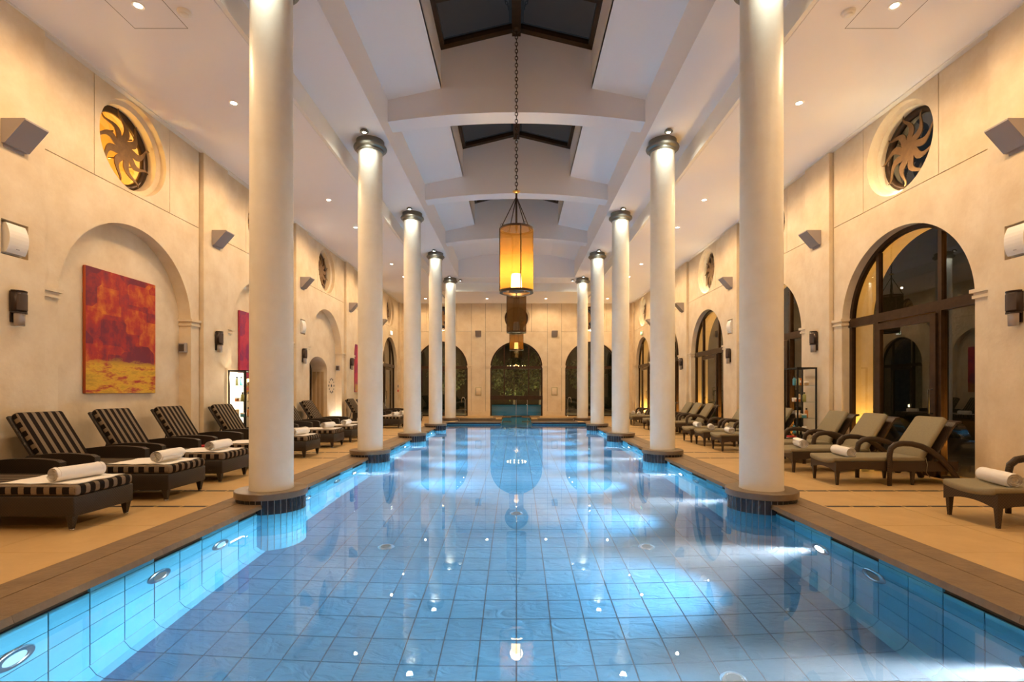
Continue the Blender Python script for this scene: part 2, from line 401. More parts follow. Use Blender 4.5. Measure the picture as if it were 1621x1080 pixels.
M['canvas_red'] = painting_mat('red_canvas', (0.40, 0.012, 0.012), (0.16, 0.004, 0.03), (0.72, 0.24, 0.012), (0.68, 0.38, 0.012), 0.78)
M['canvas_magenta'] = painting_mat('magenta_canvas', (0.50, 0.018, 0.075), (0.24, 0.008, 0.10), (0.60, 0.06, 0.10), (0.55, 0.25, 0.04), 0.62)
M['canvas_edge'] = mat('canvas_edge', (0.42, 0.07, 0.01), 0.6)
M['canvas_edge_magenta'] = mat('canvas_edge_magenta', (0.38, 0.02, 0.06), 0.6)

# ------------------------------------------------------------------ lamps
def spot(name, loc, direction, power, col, size, blend, rad, parent=None):
    d = bpy.data.lights.new(name, 'SPOT'); d.energy = power; d.color = col; d.spot_size = radians(size); d.spot_blend = blend; d.shadow_soft_size = rad
    o = bpy.data.objects.new(name, d); COL.objects.link(o); o.location = loc
    o.rotation_euler = Vector(direction).to_track_quat('-Z', 'Y').to_euler()
    if parent is not None: o.parent = parent
    return o
def point(name, loc, power, col, rad, parent=None):
    d = bpy.data.lights.new(name, 'POINT'); d.energy = power; d.color = col; d.shadow_soft_size = rad
    o = bpy.data.objects.new(name, d); COL.objects.link(o); o.location = loc
    if parent is not None: o.parent = parent
    return o

# ================================================================== STRUCTURE
def struct(name, label, cat=None):
    return tag(link(name, None), label, cat or name.split('_')[0], None, 'structure')

# mapping of wall coordinates (along, height, depth into the wall) to the room
def MAPL(a, z, d): return (-(W + d), a, z)
def MAPR(a, z, d): return (W + d, a, z)
def MAPE(a, z, d): return (a, YE + d, z)

def wbox(mb, P, a0, a1, z0, z1, d0, d1, mi=0):
    return mb.hexa([P(a0,z0,d0),P(a1,z0,d0),P(a1,z0,d1),P(a0,z0,d1),P(a0,z1,d0),P(a1,z1,d0),P(a1,z1,d1),P(a0,z1,d1)], mi)
def arch_panel(P, a0, a1, z0, z1, ac, zc, R, t, n=48):
    mb = MB()
    for d in (0, t):
        mb.quad(P(a0,z0,d), P(ac-R,z0,d), P(ac-R,z1,d), P(a0,z1,d))
        mb.quad(P(ac+R,z0,d), P(a1,z0,d), P(a1,z1,d), P(ac+R,z1,d))
        for i in range(n):
            t0, t1 = pi - pi*i/n, pi - pi*(i+1)/n
            mb.quad(P(ac+R*cos(t0), zc+R*sin(t0), d), P(ac+R*cos(t1), zc+R*sin(t1), d), P(ac+R*cos(t1), z1, d), P(ac+R*cos(t0), z1, d))
    for i in range(n):
        t0, t1 = pi - pi*i/n, pi - pi*(i+1)/n
        p0 = (ac+R*cos(t0), zc+R*sin(t0)); p1 = (ac+R*cos(t1), zc+R*sin(t1))
        mb.add([P(*p0,0), P(*p1,0), P(*p1,t), P(*p0,t)], [(0,1,2,3)], 0, True)
    mb.quad(P(ac-R,z0,0), P(ac-R,zc,0), P(ac-R,zc,t), P(ac-R,z0,t))
    mb.quad(P(ac+R,z0,0), P(ac+R,zc,0), P(ac+R,zc,t), P(ac+R,z0,t))
    mb.quad(P(a0,z0,0), P(a0,z1,0), P(a0,z1,t), P(a0,z0,t)); mb.quad(P(a1,z0,0), P(a1,z1,0), P(a1,z1,t), P(a1,z0,t))
    mb.quad(P(a0,z1,0), P(a1,z1,0), P(a1,z1,t), P(a0,z1,t))
    return mb
def circle_panel(P, a0, a1, z0, z1, ac, zc, prof, n=56):
    # prof: (radius, depth) from the face inwards
    R = prof[0][0]; t = prof[-1][1]
    mb = MB()
    mb.quad(P(a0,z0,0), P(ac-R,z0,0), P(ac-R,z1,0), P(a0,z1,0)); mb.quad(P(ac+R,z0,0), P(a1,z0,0), P(a1,z1,0), P(ac+R,z1,0))
    h = n // 2
    for i in range(h):
        t0, t1 = pi - pi*i/h, pi - pi*(i+1)/h
        x0, x1 = ac+R*cos(t0), ac+R*cos(t1)
        mb.quad(P(x0,zc+R*sin(t0),0), P(x1,zc+R*sin(t1),0), P(x1,z1,0), P(x0,z1,0))
        mb.quad(P(x0,z0,0), P(x1,z0,0), P(x1,zc-R*sin(t1),0), P(x0,zc-R*sin(t0),0))
    vs_ = []
    for (r, d) in prof:
        for i in range(n): vs_.append(P(ac+r*cos(2*pi*i/n), zc+r*sin(2*pi*i/n), d))
    fs = [(j*n+i, j*n+(i+1) % n, (j+1)*n+(i+1) % n, (j+1)*n+i) for j in range(len(prof)-1) for i in range(n)]
    mb.add(vs_, fs, 0, True)
    t = 0.3
    mb.quad(P(a0,z0,0), P(a0,z1,0), P(a0,z1,t), P(a0,z0,t)); mb.quad(P(a1,z0,0), P(a1,z1,0), P(a1,z1,t), P(a1,z0,t))
    mb.quad(P(a0,z1,0), P(a1,z1,0), P(a1,z1,t), P(a0,z1,t)); mb.quad(P(a0,z0,0), P(a1,z0,0), P(a1,z0,t), P(a0,z0,t))
    return mb
OC_PROF = [(OCR, 0), (OCR-0.005, 0.10), (OCR-0.035, 0.125), (0.665, 0.13), (0.655, 0.30), (0.655, 0.52)]

def sharp(o):
    try: o.data.set_sharp_from_angle(angle=radians(35))
    except Exception: pass
    return o

def impost(P, ac, R, side, parent, reach, depth):
    # moulding at the springing: on the face and along the jamb
    a_in = ac + side*(R - 0.045)
    a_out = ac + side*reach
    mb = MB()
    for (z0, z1, pr) in ((2.655, 2.70, 0.025), (2.70, 2.735, 0.012), (2.735, 2.785, 0.045)):
        wbox(mb, P, min(a_in + side*(0.045-pr), a_out), max(a_in + side*(0.045-pr), a_out), z0, z1, -pr, depth)
    mb.build('impost_moulding', M['stone'], parent)

def wall_bay(P, root, ac, a0, a1, t, wide=0.84, groove=True):
    g = 0.007
    arch_panel(P, a0, a1, 0, ZG - g, ac, AZC, AR, t).build('arch_panel', M['stone'], root, fix=False)
    mb = MB(); wbox(mb, P, a0, ac - wide - g, ZG + g, ZCEIL, 0, 0.45); mb.build('upper_panel', M['stone'], root)
    sharp(circle_panel(P, ac - wide + g, ac + wide - g, ZG + g, ZCEIL, ac, OCZ, OC_PROF).build('oculus_panel', M['stone'], root))
    mb = MB(); wbox(mb, P, ac + wide + g, a1, ZG + g, ZCEIL, 0, 0.45); mb.build('upper_panel', M['stone'], root)
    mb = MB(); wbox(mb, P, a0, a1, ZG - 0.03, ZG + 0.03, 0.05, 0.40)
    for aa in (ac - wide, ac + wide): wbox(mb, P, aa - 0.03, aa + 0.03, ZG, ZCEIL, 0.05, 0.40)
    mb.build('joint_backing', M['shadow_gap'], root)

wall_l = struct('wall_left', 'long plastered wall with paintings in shallow arched niches', 'wall')
wall_r = struct('wall_right', 'long plastered wall with bronze framed arched glass doors', 'wall')
wall_e = struct('wall_end', 'plastered end wall with three glazed arches facing the pool', 'wall')
wall_b = tag(MB().box(-7.2, 7.2, YB - 0.3, YB, -0.3, 9.2).build('wall_back', M['stone']), 'plain plastered wall closing the near end of the hall', 'wall', None, 'structure')

for P, root, sgn in ((MAPL, wall_l, -1), (MAPR, wall_r, 1)):
    mb = MB(); wbox(mb, P, YB, BAY[0] - S/2 + PHW, 0, ZCEIL, -0.08, 0.5); mb.build('plain_panel', M['stone'], root)
    for k in range(6):
        ac = BAY[k]; a0 = ac - S/2 + PHW + 0.012; a1 = ac + S/2 - PHW - 0.03
        niche = (sgn < 0 and k in (0, 1, 2, 3, 4)) or (sgn > 0 and k == 0)
        wall_bay(P, root, ac, a0, a1, 0.24 if niche else 0.62)
        if niche and not (sgn < 0 and k == 3):
            mb = MB(); wbox(mb, P, a0, a1, 0, ZG, 0.24, 0.40); mb.build('niche_back', M['stone'], root)
        for sd in (-1, 1): impost(P, ac, AR, sd, root, S/2 - PHW - 0.02, 0.24 if niche else 0.15)
        # pilaster after the bay
        mb = MB(); pa_, pb_ = ac + S/2 - PHW, min(ac + S/2 + PHW, YE)
        if k in (0, 2, 4):      # hole for the recessed loudspeaker
            yc_ = ac + S/2 + 0.02; h0, h1 = yc_ - 0.175, yc_ + 0.175
            prof = [(pa_, h0), (h0, h1), (h1, pb_)]
            for d in (-0.08,):
                for (u0, u1, w0, w1) in ((pa_, h0, 0, ZCEIL), (h1, pb_, 0, ZCEIL), (h0, h1, 0, 3.06), (h0, h1, 3.50, ZCEIL)):
                    mb.quad(P(u0, w0, d), P(u1, w0, d), P(u1, w1, d), P(u0, w1, d))
            for q in ([(h0,3.06),(h0,3.50)], [(h1,3.06),(h1,3.50)], [(h0,3.06),(h1,3.06)], [(h0,3.50),(h1,3.50)]):
                mb.quad(P(*q[0], -0.08), P(*q[1], -0.08), P(*q[1], 0.06), P(*q[0], 0.06))
            mb.quad(P(h0, 3.06, 0.06), P(h1, 3.06, 0.06), P(h1, 3.50, 0.06), P(h0, 3.50, 0.06))
            for u in (pa_, pb_): mb.quad(P(u, 0, -0.08), P(u, ZCEIL, -0.08), P(u, ZCEIL, 0.5), P(u, 0, 0.5))
        else:
            wbox(mb, P, pa_, pb_, 0, ZCEIL, -0.08, 0.5)
        mb.build('pilaster', M['stone'], root)
        mb = MB(); wbox(mb, P, ac + S/2 - PHW - 0.04, ac + S/2 - PHW + 0.01, 0, ZCEIL, 0.06, 0.30); mb.build('joint_backing', M['shadow_gap'], root)
# niche with the arched passage (painting wall, bay 3)
ac = BAY[3]; a0 = ac - S/2 + PHW + 0.012; a1 = ac + S/2 - PHW - 0.03
pa, pb = 16.28, 17.86; pm = (pa + pb)/2; pr = (pb - pa)/2
mb = MB(); NI = 0.24; n = 20
def P3(a, z, d): return MAPL(a, z, d + NI)
mb.quad(P3(a0,0,0), P3(pa,0,0), P3(pa,ZG,0), P3(a0,ZG,0)); mb.quad(P3(pb,0,0), P3(a1,0,0), P3(a1,ZG,0), P3(pb,ZG,0))
for i in range(n):
    t0, t1 = pi - pi*i/n, pi - pi*(i+1)/n
    q = [(pm + pr*cos(t), 2.08 + 0.45*sin(t)) for t in (t0, t1)]
    mb.quad(P3(*q[0],0), P3(*q[1],0), P3(q[1][0],ZG,0), P3(q[0][0],ZG,0))
    mb.quad(P3(*q[0],0), P3(*q[1],0), P3(*q[1],0.55), P3(*q[0],0.55))
mb.quad(P3(pa,0,0), P3(pa,2.08,0), P3(pa,2.08,0.55), P3(pa,0,0.55))
mb.quad(P3(pb,0,0), P3(pb,2.08,0), P3(pb,2.08,0.55), P3(pb,0,0.55))
mb.build('niche_back', M['stone'], wall_l)
door_p = struct('door_1', 'dark door at the back of the small arched passage', 'door')
mb = MB(); wbox(mb, MAPL, pa - 0.1, pb + 0.1, 0, 2.7, 0.79, 0.84); mb.build('door_leaf', M['bronze'], door_p)
mb = MB()
for dd in (0.36, 0.50, 0.64): wbox(mb, MAPL, pb - 0.015, pb + 0.01, 0, 2.05, dd, dd + 0.11)
mb.build('jamb_panel', M['wood'], door_p)

# end wall
g = 0.007
EB = [(-4.16, -W, -2.50), (0.0, -1.72, 1.72), (4.16, 2.50, W)]
for (ac, a0, a1) in EB:
    wall_bay(MAPE, wall_e, ac, a0 + g, a1 - g, 0.55)
    for sd in (-1, 1): impost(MAPE, ac, AR, sd, wall_e, 1.72 - 0.02, 0.15)
for sd in (-1, 1):
    mb = MB(); x0, x1 = sorted((sd*1.72, sd*2.50)); wbox(mb, MAPE, x0 + g, x1 - g, 0, ZCEIL, 0, 0.5); mb.build('pilaster', M['stone'], wall_e)
    mb = MB()
    for xx in (sd*1.72, sd*2.50): wbox(mb, MAPE, xx - 0.03, xx + 0.03, 0, ZCEIL, 0.05, 0.3)
    mb.build('joint_backing', M['shadow_gap'], wall_e)
    mb = MB(); x0, x1 = sorted((sd*1.47, sd*2.68)); wbox(mb, MAPE, x0, x1, 0, 0.22, -0.04, 0.1); wbox(mb, MAPE, x0, x1, 0.22, 0.25, -0.02, 0.1)
    tag(mb.build('baseboard_end', M['stone']), 'stone baseboard along the end wall %s the middle arch' % ('before' if sd < 0 else 'past'), 'baseboard', None, 'structure')

# ------------------------------------------------------------------ floor
floor = struct('floor', 'warm limestone deck on both sides of the pool', 'floor')
mb = MB()
for sd in (-1, 1):
    x0, x1 = sorted((sd*3.10, sd*7.05)); mb.box(x0, x1, YB, YE + 0.6, -0.30, -0.022)
mb.box(-3.2, 3.2, YB, PY0 - 0.02, -0.30, -0.022)
for sd in (-1, 1):
    x0, x1 = sorted((sd*0.70, sd*3.2)); mb.box(x0, x1, PY1 + 0.05, YE + 0.6, -0.30, -0.022)
mb.build('floor_bed', M['shadow_gap'], floor)
JW = 0.004
def slab_mesh(lx, ly, name, m, h=0.024):
    return MB().box(JW/2, lx - JW/2, JW/2, ly - JW/2, -h, 0).mesh(name, m)
rows = []
y = DK[0] - 0.465 - 3.395
rows_start = y
for k in range(6):
    b0 = D1 + S*(k-1) - 0.465
    rows.append((b0, 0.93)); yy = b0 + 0.93
    for j in range(4): rows.append((yy, 0.84875)); yy += 0.84875
rows = [(r0, l) for (r0, l) in rows if r0 < YE]
NX = 4; xw = (W + 0.62 - 3.61)/NX
sm = {}
for (r0, l) in rows:
    key = round(l, 3)
    if key not in sm: sm[key] = slab_mesh(xw, l, 'stone_slab', M['deck'])
    for sd in (-1, 1):
        for i in range(NX):
            link('stone_slab', sm[key], floor, ((3.61 + i*xw) if sd > 0 else -(3.61 + (i+1)*xw), r0, 0))
mb = MB()
for sd in (-1, 1):
    x0, x1 = sorted((sd*3.61, sd*7.05)); mb.box(x0, x1, YB, rows[0][0], -0.024, 0)
mb.box(-3.61, 3.61, YB, PY0 - 0.62, -0.024, 0)
mb.build('near_paving', M['deck'], floor)
# dashed inlay lines either side of every column
dash = MB().box(0, 0.278, -0.034, 0.034, -0.02, 0.0015).mesh('inlay_dash', M['inlay'])
for dk in DK:
    for off in (-0.465, 0.465):
        for sd in (-1, 1):
            for i in range(9):
                x = 3.64 + i*0.305
                link('inlay_dash', dash, floor, (x if sd > 0 else -x - 0.278, dk + off + random.uniform(-0.004, 0.004), 0.0))

# coping
coping = struct('trim_1', 'dark slate coping strips edging the pool', 'coping')
def seg_list(): 
    ys = [PY0]; 
    while ys[-1] < PY1 - 0.01: ys.append(min(ys[-1] + 1.297, PY1 + 0.5))
    return ys
ys = []
yy = PY0 - 0.6
while yy < PY1 + 0.45:
    ys.append(yy); yy += 1.29
edge_me = MB().hexa([(3.02,0,-0.045),(3.355,0,-0.05),(3.355,1.288,-0.05),(3.02,1.288,-0.045),(3.035,0,0.002),(3.355,0,0.002),(3.355,1.288,0.002),(3.035,1.288,0.002)]).mesh('coping_stone', M['coping'])
outer_me = MB().box(3.367, 3.607, 0, 1.288, -0.03, 0.001).mesh('coping_strip', M['coping'])
for y0 in ys:
    for sd in (-1, 1):
        for nm, me in (('coping_stone', edge_me), ('coping_strip', outer_me)):
            o = link(nm, me, coping, (0, y0 if sd > 0 else y0 + 1.288, 0), (0, 0, 0 if sd > 0 else pi))
mb = MB()
mb.box(-3.03, 3.03, PY0 - 0.36, PY0, -0.05, 0.002); mb.box(-3.03, 3.03, PY0 - 0.62, PY0 - 0.372, -0.05, 0.002)
mb.build('near_coping', M['coping'], coping)

# ------------------------------------------------------------------ pool basin
pool = struct('pool_basin', 'long rectangular pool lined with blue slate tiles', 'pool')
mb = MB()
mb.box(-PX - 0.3, PX + 0.3, PY0 - 0.3, PY1 + 0.3, ZF - 0.3, ZF - 0.012)
for sd in (-1, 1):
    x0, x1 = sorted((sd*(PX + 0.010), sd*(PX + 0.3))); mb.box(x0, x1, PY0 - 0.3, PY1 + 0.3, ZF - 0.02, -0.10)
    x0, x1 = sorted((sd*(PX + 0.10), sd*(PX + 0.3))); mb.box(x0, x1, PY0 - 0.3, PY1 + 0.3, -0.10, -0.03)
mb.box(-PX, PX, PY0 - 0.3, PY0 + 0.0, ZF, -0.04)
for sd in (-1, 1):
    x0, x1 = sorted((sd*0.70, sd*PX)); mb.box(x0, x1, PY1, PY1 + 0.3, ZF, -0.04)
mb.build('basin_shell', M['pool_grout'], pool)
TX = 2*PX/20; TY = 0.325
ftile = MB().box(0.006, TX - 0.006, 0.006, TY - 0.006, -0.012, 0.0).mesh('floor_tile', M['pool_tile'])
nrow = int((PY1 - PY0)/TY) + 1
first = int((3.55 - PY0)/TY)
far = MB()
for j in range(nrow):
    for i in range(20):
        x, y = -PX + i*TX, PY0 + j*TY
        if first <= j < first + 15: link('floor_tile', ftile, pool, (x, y, ZF + random.uniform(-0.001, 0.001)))
        else: far.box(x + 0.006, x + TX - 0.006, y + 0.006, min(y + TY - 0.006, PY1), ZF - 0.012, ZF)
tag(far.build('floor_tiles_beyond', M['pool_tile'], pool), kind='stuff')
WH = 0.325
wt = MB().box(-0.011, 0.0, 0.005, TY - 0.005, 0.005, WH - 0.005).mesh('wall_tile', M['pool_wall_tile'])
far = MB()
ztop = -0.10
for sd in (-1, 1):
    for j in range(nrow):
        for r in range(4):
            y, z = PY0 + j*TY, ztop - (r+1)*WH
            if 1 <= j < 37:
                o = link('wall_tile', wt, pool, (sd*PX + (0.011 if sd > 0 else 0), y, z))
            else:
                x0, x1 = sorted((sd*PX, sd*(PX + 0.011))); far.box(x0, x1, y + 0.003, min(y + TY - 0.003, PY1), z + 0.003, z + WH - 0.003)
    # cove tile row at the foot of the wall
    z1 = ztop - 4*WH
    for j in range(nrow):
        y = PY0 + j*TY
        far.hexa([(sd*(PX - 0.10), y + 0.003, ZF), (sd*(PX+0.01), y + 0.003, ZF), (sd*(PX+0.01), min(y + TY - 0.003, PY1), ZF), (sd*(PX - 0.10), min(y + TY - 0.003, PY1), ZF),
                  (sd*(PX - 0.045), y + 0.003, ZF + 0.045), (sd*(PX+0.01), y + 0.003, z1 - 0.003), (sd*(PX+0.01), min(y + TY - 0.003, PY1), z1 - 0.003), (sd*(PX - 0.045), min(y + TY - 0.003, PY1), ZF + 0.045)])
tag(far.build('wall_tiles_beyond', M['pool_wall_tile'], pool), kind='stuff')
# far wall of the pool
mb = MB()
for sd in (-1, 1):
    for i in range(8):
        for r in range(4):
            x0, x1 = sorted((sd*(0.72 + i*0.295), sd*(0.72 + (i+1)*0.295 - 0.006))); mb.box(x0, x1, PY1 - 0.01, PY1, ztop - (r+1)*WH, ztop - r*WH - 0.006)
tag(mb.build('end_tiles', M['pool_wall_tile'], pool), kind='stuff')
# overflow slots under the coping: dark grilles alternating with teal tiles
slot_t = MB().box(0, 0.10, 0.004, 0.645, -0.10, -0.046).mesh('overflow_tile', M['pool_wall_tile'])
slot_d = MB().box(0.06, 0.10, 0.004, 0.645, -0.10, -0.046).mesh('overflow_slot', M['black'])
j = 0
yy = PY0
while yy < PY1 - 0.3:
    for sd in (-1, 1):
        me = slot_t if j % 2 == 0 else slot_d
        link('overflow_tile' if j % 2 == 0 else 'overflow_slot', me, pool, (PX if sd > 0 else -PX - (0.10 if j % 2 == 0 else 0.16), yy, 0))
    yy += 0.65; j += 1
# channel to the arch at the far end
mb = MB()
mb.box(-0.70, 0.70, PY1, YE + 3.0, ZF - 0.1, ZF)
for sd in (-1, 1):
    x0, x1 = sorted((sd*0.69, sd*0.74)); mb.box(x0, x1, PY1, YE + 0.6, ZF, -0.06)
mb.build('channel_lining', M['pool_wall_tile'], pool)

# water
water = MB()
water.box(-PX - 0.006, PX + 0.006, PY0 - 0.02, PY1 + 0.02, ZF - 0.008, ZW)
wo = tag(water.build('pool_water', M['water']), 'still clear blue water filling the long pool', 'water', None, 'stuff')
M['plain_water'] = mat('channel_water', (0.02, 0.16, 0.24), 0.03)

# far end: slabs, small basins and steps in front of the middle arch
far_steps = struct('trim_2', 'low stone slabs and steps at the far end of the pool', 'steps')
for sd in (-1, 1):
    def fx(a, b): return sorted((sd*a, sd*b))
    x0, x1 = fx(0.66, 2.72); MB().box(x0, x1, PY1 - 0.05, PY1 + 0.42, -0.05, 0.01).build('edge_slab', M['coping'], far_steps)
    x0, x1 = fx(1.02, 3.10); MB().box(x0, x1, PY1 + 1.9, PY1 + 2.5, -0.02, 0.055).build('edge_slab', M['plinth'], far_steps)
    x0, x1 = fx(0.75, 3.10); MB().box(x0, x1, PY1 + 0.42, PY1 + 1.9, -0.06, -0.028).build('basin_water', M['plain_water'], far_steps)
    x0, x1 = fx(0.75, 3.62); MB().box(x0, x1, PY1 + 2.5, YE, -0.024, 0.0).build('far_paving', M['deck'], far_steps)
    x0, x1 = fx(2.72, 3.62); MB().box(x0, x1, PY1 + 0.02, PY1 + 2.5, -0.024, 0.001).build('far_paving', M['deck'], far_steps)
    x0, x1 = fx(0.28, 1.22); MB().box(x0, x1, YE - 1.6, YE - 1.15, -0.03, 0.03).build('step_slab', M['coping'], far_steps)
MB().box(-0.70, 0.70, PY1 + 0.03, YE + 0.3, -0.20, ZW).build('channel_water', M['plain_water'], far_steps)

# ------------------------------------------------------------------ ceiling
ceil = struct('ceiling', 'white vaulted ceiling with lower flat ceilings over both decks', 'ceiling')
XA, XB, ZS, ZV, XS, ZV2, ZE, ZR = 3.705, 2.697, 6.65, 7.46, 1.582, 7.70, 8.51, 8.89
YF = 24.7   # where the lower ceiling crosses the hall
for sd in (-1, 1):
    def sx(a, b): return sorted((sd*a, sd*b))
    x0, x1 = sx(XA + 0.075, 7.0); MB().box(x0, x1, YB, YE + 0.5, ZCEIL, ZCEIL + 0.15).build('aisle_soffit', M['paint'], ceil)
    x0, x1 = sx(W - 0.10, W - 0.0); MB().box(x0, x1, YB, YE, ZCEIL - 0.022, ZCEIL).build('cornice_strip', M['fascia'], ceil)
    x0, x1 = sx(XA, XA + 0.066); MB().box(x0, x1, YB, YF, ZCEIL - 0.002, ZS + 0.15).build('fascia', M['fascia'], ceil)
    x0, x1 = sx(XB, XA); MB().box(x0, x1, YB, YF, ZS, ZS + 0.15).build('beam_soffit', M['paint'], ceil)
    x0, x1 = sx(XB, XB + 0.12); MB().box(x0, x1, YB, 23.5, ZS + 0.15, ZV + 0.1).build('beam_face', M['paint'], ceil)
    mb = MB(); mb.extrude([(sd*XB, ZV), (sd*XS, ZV2), (sd*XS, ZV2 + 0.1), (sd*(XB + 0.1), ZV + 0.1)], 'y', YB, 23.5); mb.build('vault_panel', M['paint'], ceil)
    x0, x1 = sx(XS, XS + 0.1); MB().box(x0, x1, YB, 19.6, ZV2, ZE + 0.02).build('shaft_side', M['paint'], ceil)
MB().box(-XA, XA, YF + 0.066, YE + 0.5, ZCEIL, ZCEIL + 0.15).build('aisle_soffit', M['paint'], ceil)
MB().box(-XA - 0.05, XA + 0.05, YF, YF + 0.060, ZCEIL - 0.002, ZS + 0.15).build('fascia', M['fascia'], ceil)
MB().box(-XB, XB, 23.5, YF, ZS, ZS + 0.15).build('beam_soffit', M['paint'], ceil)
MB().box(-XB, XB, 23.5, 23.6, ZS + 0.15, ZE).build('beam_face', M['paint'], ceil)
mb = MB(); mb.extrude([(-XS, ZV2), (0, ZV2 + 0.06), (XS, ZV2), (XS, ZV2 + 0.1), (-XS, ZV2 + 0.1)], 'y', 19.55, 23.55); mb.build('vault_panel', M['paint'], ceil)
mb = MB(); mb.quad((-7,YB,9.2),(7,YB,9.2),(7,YB,ZCEIL),(-7,YB,ZCEIL)); mb.build('near_gable', M['paint'], ceil)
# cross ribs with curved underside
for k in range(-1, 4):
    yc = D1 + S*k
    n = 24; top = []; bot = []
    for i in range(n + 1):
        t = -1 + 2*i/n
        bot.append((XB*t, 7.00 + 0.20*(1 - t*t)))
    poly = bot + [(XB, ZV + 0.02), (XS, ZV2 + 0.02), (XS, ZE), (0, ZR), (-XS, ZE), (-XS, ZV2 + 0.02), (-XB, ZV + 0.02)]
    mb = MB()
    # strips, so that the concave outline fills properly
    y0, y1 = yc - 0.14, yc + 0.30
    def upper(x):
        ax = abs(x)
        if ax <= XS + 1e-6: return ZE + (ZR - ZE)*(1 - ax/XS)
        return ZV2 - (ZV2 - ZV)*(ax - XS)/(XB - XS) + 0.03
    xs = sorted(set([round(XB*(-1 + 2*i/n), 5) for i in range(n + 1)] + [-XS, XS, -XS - 1e-4, XS + 1e-4, 0.0]))
    lo = lambda x: 7.00 + 0.20*(1 - (x/XB)**2)
    for a, b in zip(xs[:-1], xs[1:]):
        for yy in (y0, y1): mb.quad((a, yy, lo(a)), (b, yy, lo(b)), (b, yy, upper(b)), (a, yy, upper(a)))
        mb.add([(a, y0, lo(a)), (b, y0, lo(b)), (b, y1, lo(b)), (a, y1, lo(a))], [(0,1,2,3)], 0, True)
    mb.build('cross_rib', M['paint'], ceil)
# skylights between the ribs
for k in range(-1, 3):
    y0, y1 = D1 + S*k + 0.30, D1 + S*(k+1) - 0.14
    sl = struct('window_%d' % (k + 2), 'pitched skylight with dark frame, %s from the end wall' % NTH[3 - k], 'skylight')
    slope = (ZR - ZE)/XS
    mb = MB(); mb.box(-0.09, 0.09, y0, y1, ZR - 0.10, ZR + 0.12); mb.build('ridge_beam', M['bronze'], sl)
    for sd in (-1, 1):
        def zz(x): return ZE + (XS - abs(x))*slope
        def bar(xa, xb, ya, yb, h0, h1, nm):
            m_ = MB(); m_.hexa([(sd*xa,ya,zz(xa)+h0),(sd*xb,ya,zz(xb)+h0),(sd*xb,yb,zz(xb)+h0),(sd*xa,yb,zz(xa)+h0),(sd*xa,ya,zz(xa)+h1),(sd*xb,ya,zz(xb)+h1),(sd*xb,yb,zz(xb)+h1),(sd*xa,yb,zz(xa)+h1)])
            m_.build(nm, M['bronze'], sl)
        bar(0.02, XS - 0.001, y1 - 0.14, y1 - 0.001, -0.01, 0.10, 'frame_bar'); bar(0.02, XS - 0.001, y0 + 0.001, y0 + 0.14, -0.01, 0.10, 'frame_bar')
        bar(XS - 0.09, XS - 0.001, y0, y1, -0.01, 0.10, 'frame_bar')
        ym = (y0 + y1)/2
        for yr in (y0 + (y1-y0)/3, y0 + 2*(y1-y0)/3): bar(0.02, XS - 0.02, yr - 0.05, yr + 0.05, -0.01, 0.09, 'frame_bar')
        for q in range(3):
            ya, yb = y0 + q*(y1-y0)/3, y0 + (q+1)*(y1-y0)/3
            m_ = MB(); m_.quad((sd*0.05, ya, zz(0.05)+0.06), (sd*(XS-0.03), ya, zz(XS-0.03)+0.06), (sd*(XS-0.03), yb, zz(XS-0.03)+0.06), (sd*0.05, yb, zz(0.05)+0.06)); m_.build('pane', M['sky_glass'], sl)
# access panels and smoke detectors in the aisle ceiling
for sd in (-1, 1):
    x0, x1 = sorted((sd*4.42, sd*5.14))
    mb = MB()
    for (a, b, c, d) in ((x0, x1, 6.80, 6.806), (x0, x1, 6.10, 6.106), (x0, x0 + 0.006, 6.10, 6.80), (x1 - 0.006, x1, 6.10, 6.80)):
        mb.box(a, b, c, d, ZCEIL - 0.0015, ZCEIL + 0.01)
    mb.build('access_panel_joint', M['shadow_gap'], ceil)
    t = thing('smoke_detector', 'round cream smoke detector on the ceiling along the %s' % SIDE_NAME[sd], 'smoke detector', (sd*4.27, 6.50, ZCEIL))
    MB().lathe([(0.0, -0.062), (0.035, -0.062), (0.05, -0.05), (0.05, -0.04)], 20).build('sensor_cap', M['white_plastic'], t)
    MB().lathe([(0.05, -0.04), (0.075, -0.036), (0.08, -0.02), (0.08, 0)], 20).build('base', M['white_plastic'], t)

# outside: terrace beyond the doors
MB().box(7.06, 16, YB, 45, -0.4, -0.03).build('terrace_paving', M['soil'])
t = bpy.data.objects['terrace_paving']; tag(t, 'dark stone terrace outside the glass doors', 'terrace', None, 'structure')
t = MB().box(-16, 7.06, YE + 0.62, 45, -0.4, -0.14).build('garden_ground', M['soil']); tag(t, 'dark garden ground beyond the end wall arches', 'ground', None, 'structure')

